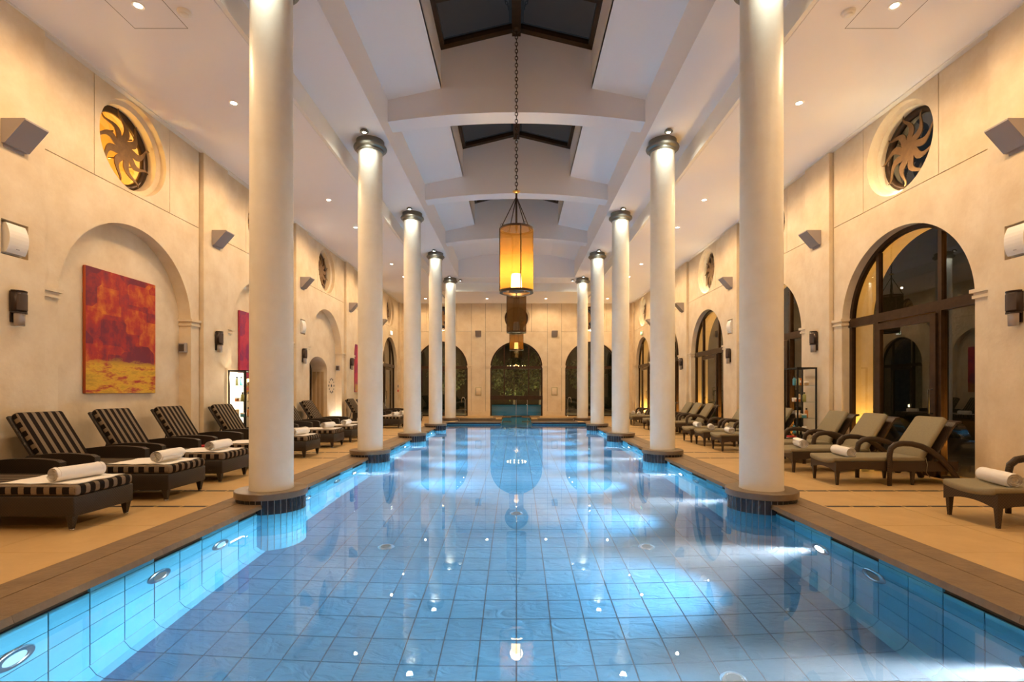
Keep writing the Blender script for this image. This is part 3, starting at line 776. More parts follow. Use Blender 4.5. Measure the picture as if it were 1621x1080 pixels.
# ================================================================== COLUMNS
def make_column(k, sd, detail):
    lab = 'smooth cream round column by the %s, %s from the end wall' % ('striped loungers' if sd < 0 else 'taupe loungers', NTH[5 - k])
    t = thing('stone_column', lab, 'column', (sd*CX, DK[k], 0), 0, 'columns along the pool')
    MB().lathe([(0.262, 0.120), (0.262, 0.14), (0.257, 0.16), (0.253, 3.0), (0.250, 6.44)], 48).build('shaft', M['column'], t)
    sharp(MB().lathe([(0.250, 6.40), (0.275, 6.41), (0.285, 6.435), (0.285, 6.45), (0.30, 6.455), (0.335, 6.475), (0.345, 6.50), (0.335, 6.53), (0.29, 6.54), (0.29, 6.65)], 40).build('capital', M['cap'], t))
    sharp(MB().lathe([(0.0, 0.127), (0.418, 0.127), (0.425, 0.120), (0.425, 0.052), (0.418, 0.046), (0.30, 0.046)], 48).build('plinth_slab', M['plinth'], t))
    MB().lathe([(0.395, ZF), (0.395, 0.05)], 40).build('pier_core', M['grout'], t)
    nt = 36
    tile = MB(); tile.lathe([(0.390, -0.125), (0.402, -0.125), (0.402, 0.047), (0.390, 0.047)], 2, closed=True, a0=0.0045/0.4, a1=2*pi/nt - 0.0045/0.4, sm=False)
    if detail:
        me = tile.mesh('band_tile', M['dark_tile'])
        for i in range(nt): link('band_tile', me, t, (0,0,0), (0,0,2*pi*i/nt))
    else:
        mb = MB()
        for i in range(nt):
            mb.lathe([(0.390, -0.125), (0.402, -0.125), (0.402, 0.047), (0.390, 0.047)], 2, closed=True, a0=2*pi*i/nt + 0.0075, a1=2*pi*(i+1)/nt - 0.0075, sm=False)
        tag(mb.build('band_tiles', M['dark_tile'], t), kind='stuff')
    mb = MB()
    nz = 8; hz = (ZW - 0.01 - ZF)/nz
    for r in range(nz):
        for i in range(nt):
            mb.lathe([(0.392, 0.003), (0.405, 0.003), (0.405, hz - 0.003), (0.392, hz - 0.003)], 1, (0, 0, ZF + r*hz), closed=True, a0=2*pi*i/nt + 0.0075, a1=2*pi*(i+1)/nt - 0.0075, sm=False)
    tag(mb.build('pier_tiles', M['pool_wall_tile'], t), kind='stuff')
for sd in (-1, 1):
    for k in range(5): make_column(k, sd, k == 0)

# ================================================================== LAMPS
def column_light(x, y, lab, z=ZS, p=P_COLUMN):
    t = thing('column_downlight', lab, 'downlight', (x, y, z), 0, 'small downlights in front of the columns')
    sharp(MB().lathe([(0.038, -0.055), (0.075, -0.055), (0.085, -0.045), (0.085, -0.03), (0.06, -0.025), (0.06, 0)], 24).build('housing', M['cap'], t))
    MB().lathe([(0.0, -0.048), (0.045, -0.048)], 20).build('lens', M['glow_cool'], t)
    if p: spot('column_beam', (0, 0, -0.07), (0, 0.045, -1), p, C_COLUMN, 150, 0.6, 0.09, t)
for sd in (-1, 1):
    for k in range(5):
        column_light(sd*(CX - 0.02), DK[k] - 0.49, 'small round downlight at the %s capital from the end wall, %s side' % (NTH[5-k], 'painting' if sd < 0 else 'glass door'))
    column_light(sd*2.66, 23.95, 'small round downlight inside the last column, %s side' % ('painting' if sd < 0 else 'glass door'), p=60)

def downlight(x, y, lab, p=P_DOWN):
    t = thing('ceiling_downlight', lab, 'downlight', (x, y, ZCEIL), 0, 'recessed ceiling downlights over the decks')
    sharp(MB().lathe([(0.045, -0.004), (0.07, -0.010), (0.075, 0.0)], 24).build('trim_ring', M['white_plastic'], t))
    MB().lathe([(0.0, -0.003), (0.047, -0.003)], 20).build('lens', M['glow_white'], t)
    spot('deck_beam', (0, 0, -0.03), (0, 0, -1), p, C_WARM, 172, 0.5, 0.04, t)
ysl = [D1 + S/2*j for j in range(-3, 10)]
ysl = [y for y in ysl if y < 25] + [26.6]
nl = len(ysl)
for sd in (-1, 1):
    for j, y in enumerate(ysl):
        o = downlight(sd*4.79, y, 'recessed warm downlight over the %s, %s from the end wall' % ('striped loungers' if sd < 0 else 'taupe loungers', NTH[nl - j] if nl - j < len(NTH) else str(nl - j) + 'th'))
downlight(1.55, 26.6, 'recessed warm downlight above the middle glazed arch, door wall half')
downlight(-1.55, 26.6, 'recessed warm downlight above the middle glazed arch, painting wall half', 60)

# wedge uplights on the pilasters
def wedge_mesh():
    mb = MB(); w = 0.16
    prof = [(0.0, 0.15), (0.30, 0.15), (0.30, 0.13), (0.05, -0.15), (0.0, -0.15)]
    mb.extrude(prof, 'y', -w, w)
    return mb.mesh('housing', M['grey_paint'])
WEDGE = wedge_mesh()
LENS = MB().box(0.05, 0.27, -0.13, 0.13, 0.150, 0.156).mesh('lens', M['frost'])
PLATE = MB().box(0.0, 0.012, -0.13, 0.13, -0.19, -0.10).mesh('wall_plate', M['grey_paint'])
def uplight(loc, rz, lab, p=P_UP):
    t = thing('wedge_uplight', lab, 'wall light', loc, rz, 'grey wedge uplights on the pilasters')
    link('housing', WEDGE, t); link('lens', LENS, t); link('wall_plate', PLATE, t)
    spot('ceiling_wash', (0.17, 0, 0.20), (0.55, 0, 1), p, C_UP, 100, 1.0, 0.10, t)
for sd in (-1, 1):
    for k in range(5):
        uplight((sd*PIL, DK[k], 4.58), pi if sd > 0 else 0, 'grey wedge uplight on the %s pilaster from the end wall, %s' % (NTH[5-k], SIDE_NAME[sd]))
    uplight((sd*2.11, YE, 4.55), -pi/2, 'grey wedge uplight on the end wall %s the middle arch' % ('before' if sd < 0 else 'past'), 4)

# sconces
def sconce_parts():
    h = MB(); h.lathe([(0.085, -0.02), (0.09, -0.02), (0.09, 0.24), (0.085, 0.24)], 12, closed=True, a0=-pi/2, a1=pi/2)
    h.box(-0.02, 0.0, -0.09, 0.09, -0.02, 0.24); h.lathe([(0.0, 0.24), (0.093, 0.24), (0.093, 0.255), (0.0, 0.255)], 12, a0=-pi/2, a1=pi/2); h.lathe([(0.0, -0.02), (0.093, -0.02), (0.093, -0.035), (0.0, -0.035)], 12, a0=-pi/2, a1=pi/2)
    s = MB(); s.lathe([(0.094, 0.005), (0.094, 0.21)], 10, a0=-0.9, a1=0.9)
    g = MB(); g.lathe([(0.0, -0.19), (0.062, -0.19), (0.065, -0.035)], 14, (0.01, 0, 0), a0=-pi/2, a1=pi/2)
    b = MB(); b.box(-0.035, -0.015, -0.07, 0.07, -0.15, 0.2)
    return h.mesh('housing', M['dark_fix']), s.mesh('mesh_front', M['sconce_mesh']), g.mesh('glass_tube', M['frost']), b.mesh('backplate', M['dark_fix'])
SC_P = sconce_parts()
def sconce(loc, rz, lab):
    t = thing('wall_sconce', lab, 'sconce', loc, rz, 'dark sconces on the pilasters')
    for nm, me in zip(('housing', 'mesh_front', 'glass_tube', 'backplate'), SC_P): link(nm, me, t)
for sd in (-1, 1):
    for k in range(5):
        sconce((sd*(PIL - 0.035), DK[k] + 0.02, 2.375), pi if sd > 0 else 0, 'dark half round sconce on the %s pilaster from the end wall, %s' % (NTH[5-k], SIDE_NAME[sd]))

# recessed loudspeakers
def speaker_part():
    bm = MB()
    n = 8
    rows_ = []
    for i in range(n + 1):
        t = -1 + 2*i/n
        rows_.append((0.135 - 0.05*t*t, 0.185*t))
    poly = [(0.0, -0.185)] + rows_ + [(0.0, 0.185)]
    bm.extrude(poly, 'y', -0.125, 0.125)
    return bm.mesh('grille', M['white_plastic'], True)
SPK = speaker_part()
BADGE = MB().box(0.112, 0.118, -0.02, 0.02, -0.135, -0.125).mesh('badge', M['grey_paint'])
SPB = MB().box(-0.01, 0.06, -0.15, 0.15, -0.19, 0.19).mesh('cabinet', M['white_plastic'])
for sd in (-1, 1):
    for k in (0, 2, 4):
        t = thing('wall_loudspeaker', 'white curved loudspeaker on the %s pilaster from the end wall, %s' % (NTH[5-k], SIDE_NAME[sd]), 'loudspeaker', (sd*(PIL + 0.12), DK[k] + 0.02, 3.28), pi if sd > 0 else 0, 'white loudspeakers on the pilasters')
        link('grille', SPK, t, (0.045, 0, 0), (0, 0, 0.0)); link('cabinet', SPB, t); link('badge', BADGE, t, (0.045, 0, 0))
# small boxes on the niche jambs
for k in (1, 3):
    t = thing('jamb_speaker', 'small grey box on the jamb of the %s niche from the end wall' % NTH[6-k], 'speaker', (-(W + 0.13), BAY[k] + AR, 2.22), 0, 'small grey boxes on niche jambs')
    rbox('housing', -0.065, 0.065, -0.09, -0.001, -0.10, 0.09, 0.012, M['grey_paint'], t)
    MB().box(-0.05, 0.05, -0.094, -0.088, -0.08, 0.06).build('grille', M['sconce_mesh'], t)

# pool lamps
RINGP = [(0.075, 0.0), (0.085, 0.02), (0.125, 0.02), (0.14, 0.008), (0.14, 0.0)]
ring_me = MB().lathe(RINGP, 32, axis='x').mesh('steel_ring', M['steel'])
lens_on = MB().disc(0.085, (0.012, 0, 0), 'x', 28).mesh('lens', M['glow_pool'])
lens_off = MB().disc(0.085, (0.012, 0, 0), 'x', 28).mesh('lens', M['pool_lens_off'])
plate_me = MB().disc(0.085, (0.012, 0, 0), 'x', 28).mesh('inlet_plate', M['cap'])
ypl = [2.95 + S/2*j for j in range(9)]
for sd in (-1, 1):
    for j, y in enumerate(ypl):
        on = sd > 0 or j >= 3
        lab = 'underwater lamp below the %s lounger side, %s from the far pool end' % ('striped' if sd < 0 else 'taupe', NTH[len(ypl) - j])
        t = thing('underwater_lamp', lab, 'pool lamp', (sd*PX, y + (0.14 if sd < 0 else 0), -0.56), pi if sd > 0 else 0, 'lamps in the pool walls')
        link('steel_ring', ring_me, t); link('lens', lens_on if on else lens_off, t)
        if on: spot('water_core', (0.03, 0, 0), (1, 0, -0.07), P_CORE*(1.0 if sd > 0 else 0.7), C_POOL, 30, 0.9, 0.05, t)
        if on: spot('water_beam', (0.035, 0, 0), (1, 0, -0.34), P_POOL*(1.0 if sd > 0 else 0.8), C_POOL, 60, 1.0, 0.05, t)
    for y, wh in ((4.35, 'before the fifth'), (8.67, 'before the fourth'), (13.0, 'before the third')):
        t = thing('pool_inlet', 'round inlet grille below the %s loungers, %s column from the end wall' % ('striped' if sd < 0 else 'taupe', wh), 'inlet', (sd*PX, y, -0.50), pi if sd > 0 else 0, 'inlets along the pool wall by the %s loungers' % ('striped' if sd < 0 else 'taupe'))
        link('ring', ring_me, t, (0,0,0)); link('inlet_plate', plate_me, t)
for x, y, lab in ((0.0, 7.64, 'round steel drain in the middle of the pool floor'), (1.61, 6.24, 'round steel drain in the pool floor, door wall half'), (-1.61, 6.24, 'round steel drain in the pool floor, painting wall half'), (1.62, 3.76, 'round steel drain in the pool floor near the entry edge')):
    t = thing('pool_drain', lab, 'drain', (x, y, ZF), 0, 'drains in the pool floor')
    MB().lathe([(0.06, 0.012), (0.085, 0.014), (0.10, 0.0)], 24).build('rim', M['steel'], t); MB().disc(0.065, (0, 0, 0.008)).build('grate', M['cap'], t)

# ================================================================== PENDANT LANTERNS
def pendant(y, zb, ztop, state, lab, R=0.345, H=1.33):
    t = thing('pendant_lantern', lab, 'pendant lamp', (0, y, zb), 0, 'cylindrical pendant lanterns over the pool')
    sharp(MB().lathe([(R - 0.06, 0.0), (R + 0.004, 0.0), (R + 0.006, 0.05), (R - 0.05, 0.052)], 40, closed=True).build('bottom_ring', M['bronze'], t))
    sharp(MB().lathe([(R - 0.02, H - 0.04), (R + 0.006, H - 0.04), (R + 0.006, H), (R - 0.02, H)], 40, closed=True).build('top_ring', M['bronze'], t))
    MB().lathe([(R, 0.05), (R, H - 0.04)], 48).build('shade', M['shade'], t)
    mb = MB()
    for a in (0.25, 0.25 + pi/2, 0.25 + pi, 0.25 + 1.5*pi):
        mb.tube([((R + 0.006)*cos(a), (R + 0.006)*sin(a), 0.03), ((R + 0.006)*cos(a), (R + 0.006)*sin(a), H - 0.02)], 0.012, 6)
    mb.build('frame_bar', M['bronze'], t)
    mb = MB(); mb.lathe([(0.0, 0.025), (0.15, 0.025), (0.15, 0.05), (0.0, 0.05)], 24)
    for a in (0, pi/2, pi, 1.5*pi): mb.tube([(0.12*cos(a), 0.12*sin(a), 0.035), ((R - 0.04)*cos(a), (R - 0.04)*sin(a), 0.03)], 0.012, 6)
    mb.build('lamp_tray', M['bronze'], t)
    bm_ = MB(); bm_.lathe([(0.0, 0.05), (0.105, 0.05), (0.112, 0.10), (0.10, 0.37), (0.09, 0.39), (0.0, 0.39)], 24)
    bm_.build('candle_glass', M['glow_bulb'] if state == 2 else M['glow_dim'] if state == 1 else M['bulb_off'], t)
    if state: point('lantern_glow', (0, 0, 0.42), P_PENDANT if state == 2 else P_PENDANT*0.06, (1.0, 0.66, 0.26), 0.13, t)
    zc = H + 0.62
    mb = MB()
    for a in (0.5, 0.5 + pi/2, 0.5 + pi, 0.5 + 1.5*pi):
        mb.tube([((R - 0.01)*cos(a), (R - 0.01)*sin(a), H), (0.02*cos(a), 0.02*sin(a), zc)], 0.010, 6)
        mb.lathe([(0.028, -0.007), (0.034, 0.0), (0.028, 0.007)], 10, ((R - 0.01)*cos(a), (R - 0.01)*sin(a), H + 0.02), 'y')
    mb.build('hanging_rod', M['chain'], t)
    MB().lathe([(0.0, -0.03), (0.05, -0.01), (0.085, 0.02), (0.03, 0.03), (0.0, 0.06)], 20, (0, 0, zc + 0.12)).build('brass_cup', M['gold'], t)
    MB().tube([(0, 0, H - 0.05), (0, 0, zc + 0.1)], 0.022, 8).build('cable', M['chain'], t)
    mb = MB(); z = zc + 0.15; i = 0; top = ztop - zb
    while z < top:
        c, s_ = (1, 0) if i % 2 == 0 else (0, 1)
        pts = [(c*0.026*cos(q), s_*0.026*cos(q), z + 0.045*sin(q)) for q in [2*pi*j/8 for j in range(9)]]
        mb.tube(pts, 0.009, 5); z += 0.072; i += 1
    mb.build('chain', M['chain'], t)
    MB().lathe([(0.0, -0.03), (0.07, -0.03), (0.09, 0.0)], 16, (0, 0, top)).build('ceiling_rose', M['bronze'], t)
pendant(10.40, 3.375, ZR - 0.10, 2, 'glowing amber cylindrical lantern hanging from a long chain over the pool')
pendant(17.9, 3.42, ZR - 0.10, 0, 'unlit brown cylindrical lantern hanging behind the glowing one')
pendant(25.0, 3.38, ZCEIL, 1, 'dimly lit brown cylindrical lantern in front of the end wall')

# ================================================================== OCULI
def sun_mesh(R):
    mb = MB(); nr = 9; th = 0.008
    # hub
    k = 36; vs_ = []; hub = 0.25*R
    for h in (-th, th):
        for i in range(k): vs_.append((h, hub*cos(2*pi*i/k), hub*sin(2*pi*i/k)))
    mb.add(vs_, [tuple(range(k)), tuple(range(2*k-1, k-1, -1))] + [(i, (i+1) % k, (i+1) % k + k, i + k) for i in range(k)])
    for r in range(nr):
        a0 = 2*pi*r/nr + 0.2
        n = 10; L_, R_ = [], []
        Lr = R*(0.99 if r % 2 == 0 else 0.93)
        for i in range(n + 1):
            t = i/n
            rad = 0.24*R + (Lr - 0.24*R)*t
            ang = a0 + 0.20*sin(t*pi*1.7) - 0.05*t
            w = 0.095*R*(1 - t)**0.85 * (1 + 0.35*sin(pi*t))
            c = Vector((rad*cos(ang), rad*sin(ang))); tn = Vector((-sin(ang), cos(ang)))
            L_.append(c + tn*w); R_.append(c - tn*w)
        vs_ = []
        for h in (-th, th):
            for i in range(n + 1): vs_ += [(h, L_[i].x, L_[i].y), (h, R_[i].x, R_[i].y)]
        q = 2*(n + 1); fs = []
        for i in range(n):
            fs += [(2*i, 2*i+1, 2*i+3, 2*i+2), (q+2*i, q+2*i+2, q+2*i+3, q+2*i+1), (2*i, 2*i+2, q+2*i+2, q+2*i), (2*i+1, q+2*i+1, q+2*i+3, 2*i+3)]
        mb.add(vs_, fs)
    return mb.mesh('sun_ornament', M['sun'])
SUN = sun_mesh(0.64)
OC_FR = MB().lathe([(0.655, -0.03), (0.655, 0.05), (0.56, 0.05), (0.555, 0.0), (0.59, -0.03)], 48, axis='x', closed=True).mesh('round_frame', M['bronze'])
OC_GL = MB().disc(0.57, (0.02, 0, 0), 'x', 40).mesh('pane', M['glass'])
BOXM = MB()
BOXM.lathe([(0.655, 0.0), (0.95, 0.25), (0.95, 0.7), (0.0, 0.7)], 32, axis='x')
BOXM = BOXM.mesh('light_well', M['amber_plaster'])
wn = 5
def oculus(loc, rz, lab, lit, reveal):
    global wn
    t = struct('window_%d' % wn, lab, 'window'); wn += 1
    t.location = loc; t.rotation_euler = (0, 0, rz)
    link('round_frame', OC_FR, t, (0.30, 0, 0)); link('pane', OC_GL, t, (0.30, 0, 0))
    link('sun_ornament', SUN, t, (0.20, 0, 0), (0.0 if rz == 0 else 0, 0, 0))
    mb = MB()
    for a in (0.7, 2.2, 3.9, 5.4): mb.tube([(0.2, 0.3*cos(a), 0.3*sin(a)), (0.31, 0.3*cos(a), 0.3*sin(a))], 0.012, 6)
    mb.build('standoff_pin', M['bronze'], t)
    if lit:
        link('light_well', BOXM, t, (0.40, 0, 0)); point('well_lamp', (0.72, 0, -0.45), lit, (1.0, 0.66, 0.18), 0.06, t)
    if reveal:
        MB().lathe([(0.0, 0.02), (0.03, 0.02), (0.035, 0.0)], 12, (0.10, 0.05, -0.735)).build('reveal_lamp', M['glow_cool'], t)
        point('reveal_glow', (0.10, 0.0, -0.62), reveal, (1.0, 0.86, 0.58), 0.03, t)
for k in range(1, 6):
    oculus((-W, BAY[k], OCZ), pi, 'round window with rusted metal sun, %s from the end wall on the painting wall' % NTH[6-k], 55 if k == 1 else 10, 0)
for k in range(1, 6):
    oculus((W, BAY[k], OCZ), 0, 'round window with rusted metal sun, %s from the end wall on the door wall' % NTH[6-k], 0, 22)
for (x, _, _), nm in zip(EB, ('the painting wall corner', 'the middle arch', 'the glass door corner')):
    oculus((x, YE, OCZ), pi/2, 'round window with metal sun above the end arch at %s' % nm, 0, 8)

# ================================================================== GLAZED ARCHES
dn = 2
def glazed_arch(P, ac, lab, depth, door=True, zlow=0.0, center=False):
    global dn
    t = struct('door_%d' % dn, lab, 'door'); dn += 1
    R = AR; fw = 0.075; d0, d1 = depth, depth + 0.08
    def wb(nm, a0, a1, z0, z1, e0=0.0, e1=0.0, m='bronze', par=None):
        mb = MB(); wbox(mb, P, a0, a1, z0, z1, d0 - e0, d1 + e1); return mb.build(nm, M[m], par or t)
    n = 36
    mb = MB()
    for i in range(n):
        t0, t1 = pi - pi*i/n, pi - pi*(i+1)/n
        pts = []
        for dd in (d0, d1):
            for (rr, tt) in ((R, t0), (R, t1), (R - fw, t1), (R - fw, t0)): pts.append(P(ac + rr*cos(tt), AZC + rr*sin(tt), dd))
        mb.add(pts, [(0,1,2,3),(4,7,6,5),(3,2,6,7)])
    mb.build('arch_frame', M['bronze'], t)
    for s_ in (-1, 1): wb('side_frame', *sorted((ac + s_*R, ac + s_*(R - fw))), zlow, AZC)
    wb('transom', ac - R, ac + R, 2.61, 2.77, 0.02)
    for s_ in (-1, 1):
        zt = AZC + sqrt((R - fw)**2 - 0.68**2)
        wb('mullion', ac + s_*0.68 - 0.035, ac + s_*0.68 + 0.035, 2.77, zt)
    # upper panes
    dm = (d0 + d1)/2
    def arc_pane(xa, xb, nm):
        mb = MB(); q = 12
        for i in range(q):
            x0, x1 = xa + (xb - xa)*i/q, xa + (xb - xa)*(i+1)/q
            h = lambda x: AZC + sqrt(max((R - 0.04)**2 - x*x, 0.01))
            mb.quad(P(ac + x0, 2.77, dm), P(ac + x1, 2.77, dm), P(ac + x1, h(x1), dm), P(ac + x0, h(x0), dm))
        mb.build(nm, M['glass'], t)
    arc_pane(-R + 0.05, -0.68, 'pane'); arc_pane(-0.68, 0.68, 'pane'); arc_pane(0.68, R - 0.05, 'pane')
    if not center:
        for s_ in (-1, 1):
            wb('mullion', ac + s_*0.68 - 0.05, ac + s_*0.68 + 0.05, zlow, 2.61, 0.02)
            x0, x1 = sorted((ac + s_*(R - 0.05), ac + s_*0.70)); mb = MB(); mb.quad(P(x0, 0.05, dm), P(x1, 0.05, dm), P(x1, 2.61, dm), P(x0, 2.61, dm)); mb.build('pane', M['glass'], t)
        wb('threshold', ac - R, ac + R, 0.0, 0.05, 0.02)
        lf = tag(link('door_leaf', None, t), None)
        dd0, dd1 = d0 - 0.05, d0 + 0.01
        mb = MB()
        for (a0, a1, z0, z1) in ((-0.66, -0.55, 0.03, 2.58), (0.55, 0.66, 0.03, 2.58), (-0.55, 0.55, 2.46, 2.58), (-0.55, 0.55, 0.03, 0.18)): wbox(mb, P, ac + a0, ac + a1, z0, z1, dd0, dd1)
        mb.build('leaf_frame', M['bronze'], lf)
        mb = MB(); dq = (dd0 + dd1)/2; mb.quad(P(ac - 0.56, 0.15, dq), P(ac + 0.56, 0.15, dq), P(ac + 0.56, 2.48, dq), P(ac - 0.56, 2.48, dq)); mb.build('pane', M['glass'], lf)
        mb = MB(); hx = ac - 0.605
        mb.tube([P(hx, 1.0, dd0), P(hx, 1.0, dd0 - 0.06), P(hx, 1.38, dd0 - 0.06), P(hx, 1.38, dd0)], 0.013, 6)
        mb.build('handle', M['black'], lf)
    else:
        wb('mullion', ac - 0.68 - 0.035, ac - 0.68 + 0.035, 1.10, 2.61); wb('mullion', ac + 0.68 - 0.035, ac + 0.68 + 0.035, 1.10, 2.61)
        wb('cross_beam', ac - R, ac + R, 0.89, 1.12, 0.10, 0.04)
        for xa, xb in ((-R + 0.05, -0.68), (-0.68, 0.68), (0.68, R - 0.05)):
            mb = MB(); mb.quad(P(ac + xa, 1.12, dm), P(ac + xb, 1.12, dm), P(ac + xb, 2.61, dm), P(ac + xa, 2.61, dm)); mb.build('pane', M['glass'], t)
        for xa, xb in ((-R + 0.05, -0.02), (-0.01, 0.60), (0.62, R - 0.05)):
            mb = MB(); mb.quad(P(ac + xa, -0.10, dm), P(ac + xb, -0.10, dm), P(ac + xb, 0.89, dm), P(ac + xa, 0.89, dm)); mb.build('flap_pane', M['glass'], t)
        for xa in (-0.015, 0.61):
            mb = MB(); wbox(mb, P, ac + xa - 0.012, ac + xa + 0.012, -0.1, 0.89, dm - 0.02, dm + 0.02); mb.build('flap_post', M['steel'], t)
    return t
for k in range(1, 6):
    glazed_arch(MAPR, BAY[k], 'bronze framed arched glass door, %s from the end wall on the door wall' % NTH[6-k], 0.15)
    l = thing('ground_uplight', 'ground lamp outside the %s glass door from the end wall' % NTH[6-k], 'ground lamp', (W + 0.48, BAY[k], -0.02), 0, 'ground lamps outside the glass doors')
    for s_ in (-1, 1):
        sharp(MB().lathe([(0.04, 0.03), (0.07, 0.03), (0.075, 0.0)], 16, (0, s_*1.2, 0.02)).build('rim', M['steel'], l)); MB().disc(0.042, (0, s_*1.2, 0.045)).build('lens', M['frost'], l)
        spot('jamb_wash', (0, s_*1.2, 0.06), (0.0, s_*0.02, 1), 420, (1.0, 0.52, 0.10), 130, 0.8, 0.03, l)
glazed_arch(MAPL, BAY[5], 'bronze framed arched glass door in the painting wall', 0.15)
MB().box(-9.0, -8.9, BAY[5] - 2.6, BAY[5] + 2.4, -0.1, 5).build('corridor_wall', M['stone']); tag(bpy.data.objects['corridor_wall'], 'corridor wall behind the glass door in the painting wall', 'wall', None, 'structure')
glazed_arch(MAPE, EB[0][0], 'arched glass door in the end wall next to the painting wall', 0.15)
glazed_arch(MAPE, 0.0, 'tall arched window in the end wall with swim-out flaps below', 0.15, center=True, zlow=-0.1)
glazed_arch(MAPE, EB[2][0], 'arched glass door in the end wall next to the glass door wall', 0.15)

# ================================================================== WALL THINGS
def painting(ac, lab, m, me_, k):
    t = thing('abstract_painting', lab, 'painting', (-(W + 0.24 - 0.001), ac, 1.32), 0, None)
    w, h = 0.755, 1.985
    rbox('stretcher', 0.0, 0.05, -w, w, 0, h, 0.008, me_, t, seg=1)
    MB().add([(0.0515, -w + 0.004, 0.004), (0.0515, w - 0.004, 0.004), (0.0515, w - 0.004, h - 0.004), (0.0515, -w + 0.004, h - 0.004)], [(0,1,2,3)]).build('canvas', m, t)
painting(8.54, 'large abstract painting in reds over a yellow lower band', M['canvas_red'], M['canvas_edge'], 1)
painting(12.89, 'magenta abstract painting in the niche behind the lit display shelf', M['canvas_magenta'], M['canvas_edge_magenta'], 2)
painting(21.54, 'magenta abstract painting in the niche past the arched passage', M['canvas_magenta'], M['canvas_edge_magenta'], 4)

# dotted ornament in the passage niche
t = thing('dotted_wall_ornament', 'ring of black round openings on the niche wall beside the arched passage', 'ornament', (-(W + NI - 0.003), 18.27, 1.56))
MB().disc(0.052, (0, 0, 0), 'x', 16).build('dot', M['black_hole'], t)
for i in range(12):
    a = 2*pi*i/12; r = 0.044 if i % 2 == 0 else 0.032
    MB().disc(r, (0, 0.25*cos(a), 0.25*sin(a)), 'x', 14).build('dot', M['black_hole'], t)
l = thing('niche_uplight', 'small floor uplight in the niche beside the arched passage', 'floor light', (-(W + 0.10), 18.40, 0.0))
sharp(MB().lathe([(0.04, 0.02), (0.06, 0.02), (0.07, 0.0)], 16).build('rim', M['steel'], l)); MB().disc(0.042, (0, 0, 0.016)).build('lens', M['glow_cool'], l)
spot('niche_wash', (0, 0, 0.04), (-0.12, 0.0, 1), 55, (1.0, 0.93, 0.88), 90, 0.7, 0.03, l)

# exit signs, wall plates, switches
def exit_sign(loc, rz, lab, bright):
    t = thing('exit_sign', lab, 'exit sign', loc, rz)
    rbox('case', 0.0, 0.06, -0.17, 0.17, -0.10, 0.10, 0.01, M['white_plastic'], t, seg=1)
    MB().box(0.061, 0.064, -0.155, 0.155, -0.085, 0.085).build('lit_face', M['exit_white'] if bright else M['exit_green'], t)
    mb = MB(); c = M['exit_green'] if bright else M['exit_white']
    mb.box(0.0645, 0.066, -0.12, -0.04, -0.06, 0.06); mb.box(0.0645, 0.066, 0.0, 0.08, -0.012, 0.012)
    mb.extrude([(0.08, -0.04), (0.13, 0.0), (0.08, 0.04)], 'x', 0.0645, 0.066)
    mb.build('pictogram', c, t)
exit_sign((-W, BAY[5], 4.35), 0, 'bright exit sign above the arched glass door in the painting wall', True)
exit_sign((W, BAY[5], 4.35), pi, 'green exit sign above the last arched door in the glass door wall', False)
for sd in (-1, 1):
    t = thing('wall_panel', 'square beige access plate on the end wall %s the middle arch' % ('before' if sd < 0 else 'past'), 'wall plate', (sd*2.11, YE, 1.36), -pi/2)
    rbox('frame', 0.0, 0.02, -0.17, 0.17, -0.23, 0.23, 0.006, M['wall_plate'], t, seg=1); rbox('cover', 0.018, 0.03, -0.13, 0.13, -0.19, 0.19, 0.006, M['stone'], t, seg=1)
    t = thing('grab_rail', 'curved steel grab rail by the end wall on the %s side' % ('painting' if sd < 0 else 'glass door'), 'rail', (sd*2.88, YE - 0.6, 0))
    MB().tube([(sd*0.10, 0, 0.75), (sd*0.09, 0, 0.95), (0.03*sd, 0, 1.04), (-0.05*sd, 0, 1.02), (-0.09*sd, 0, 0.9), (-0.09*sd, 0, 0.3), (-0.09*sd, 0, 0.02)], 0.02, 8).build('tube', M['steel'], t)
    MB().lathe([(0.0, 0.025), (0.05, 0.025), (0.055, 0.0)], 16, (-0.09*sd, 0, 0)).build('floor_flange', M['steel'], t)
t = thing('call_switch', 'small grey and red switch boxes beside the door in the painting wall', 'switch', (-W, 27.45, 1.55))
rbox('upper_box', 0.0, 0.05, -0.06, 0.06, 0.02, 0.16, 0.008, M['grey_paint'], t, seg=1); rbox('lower_box', 0.0, 0.05, -0.05, 0.05, -0.22, -0.10, 0.008, M['red_paper'], t, seg=1)

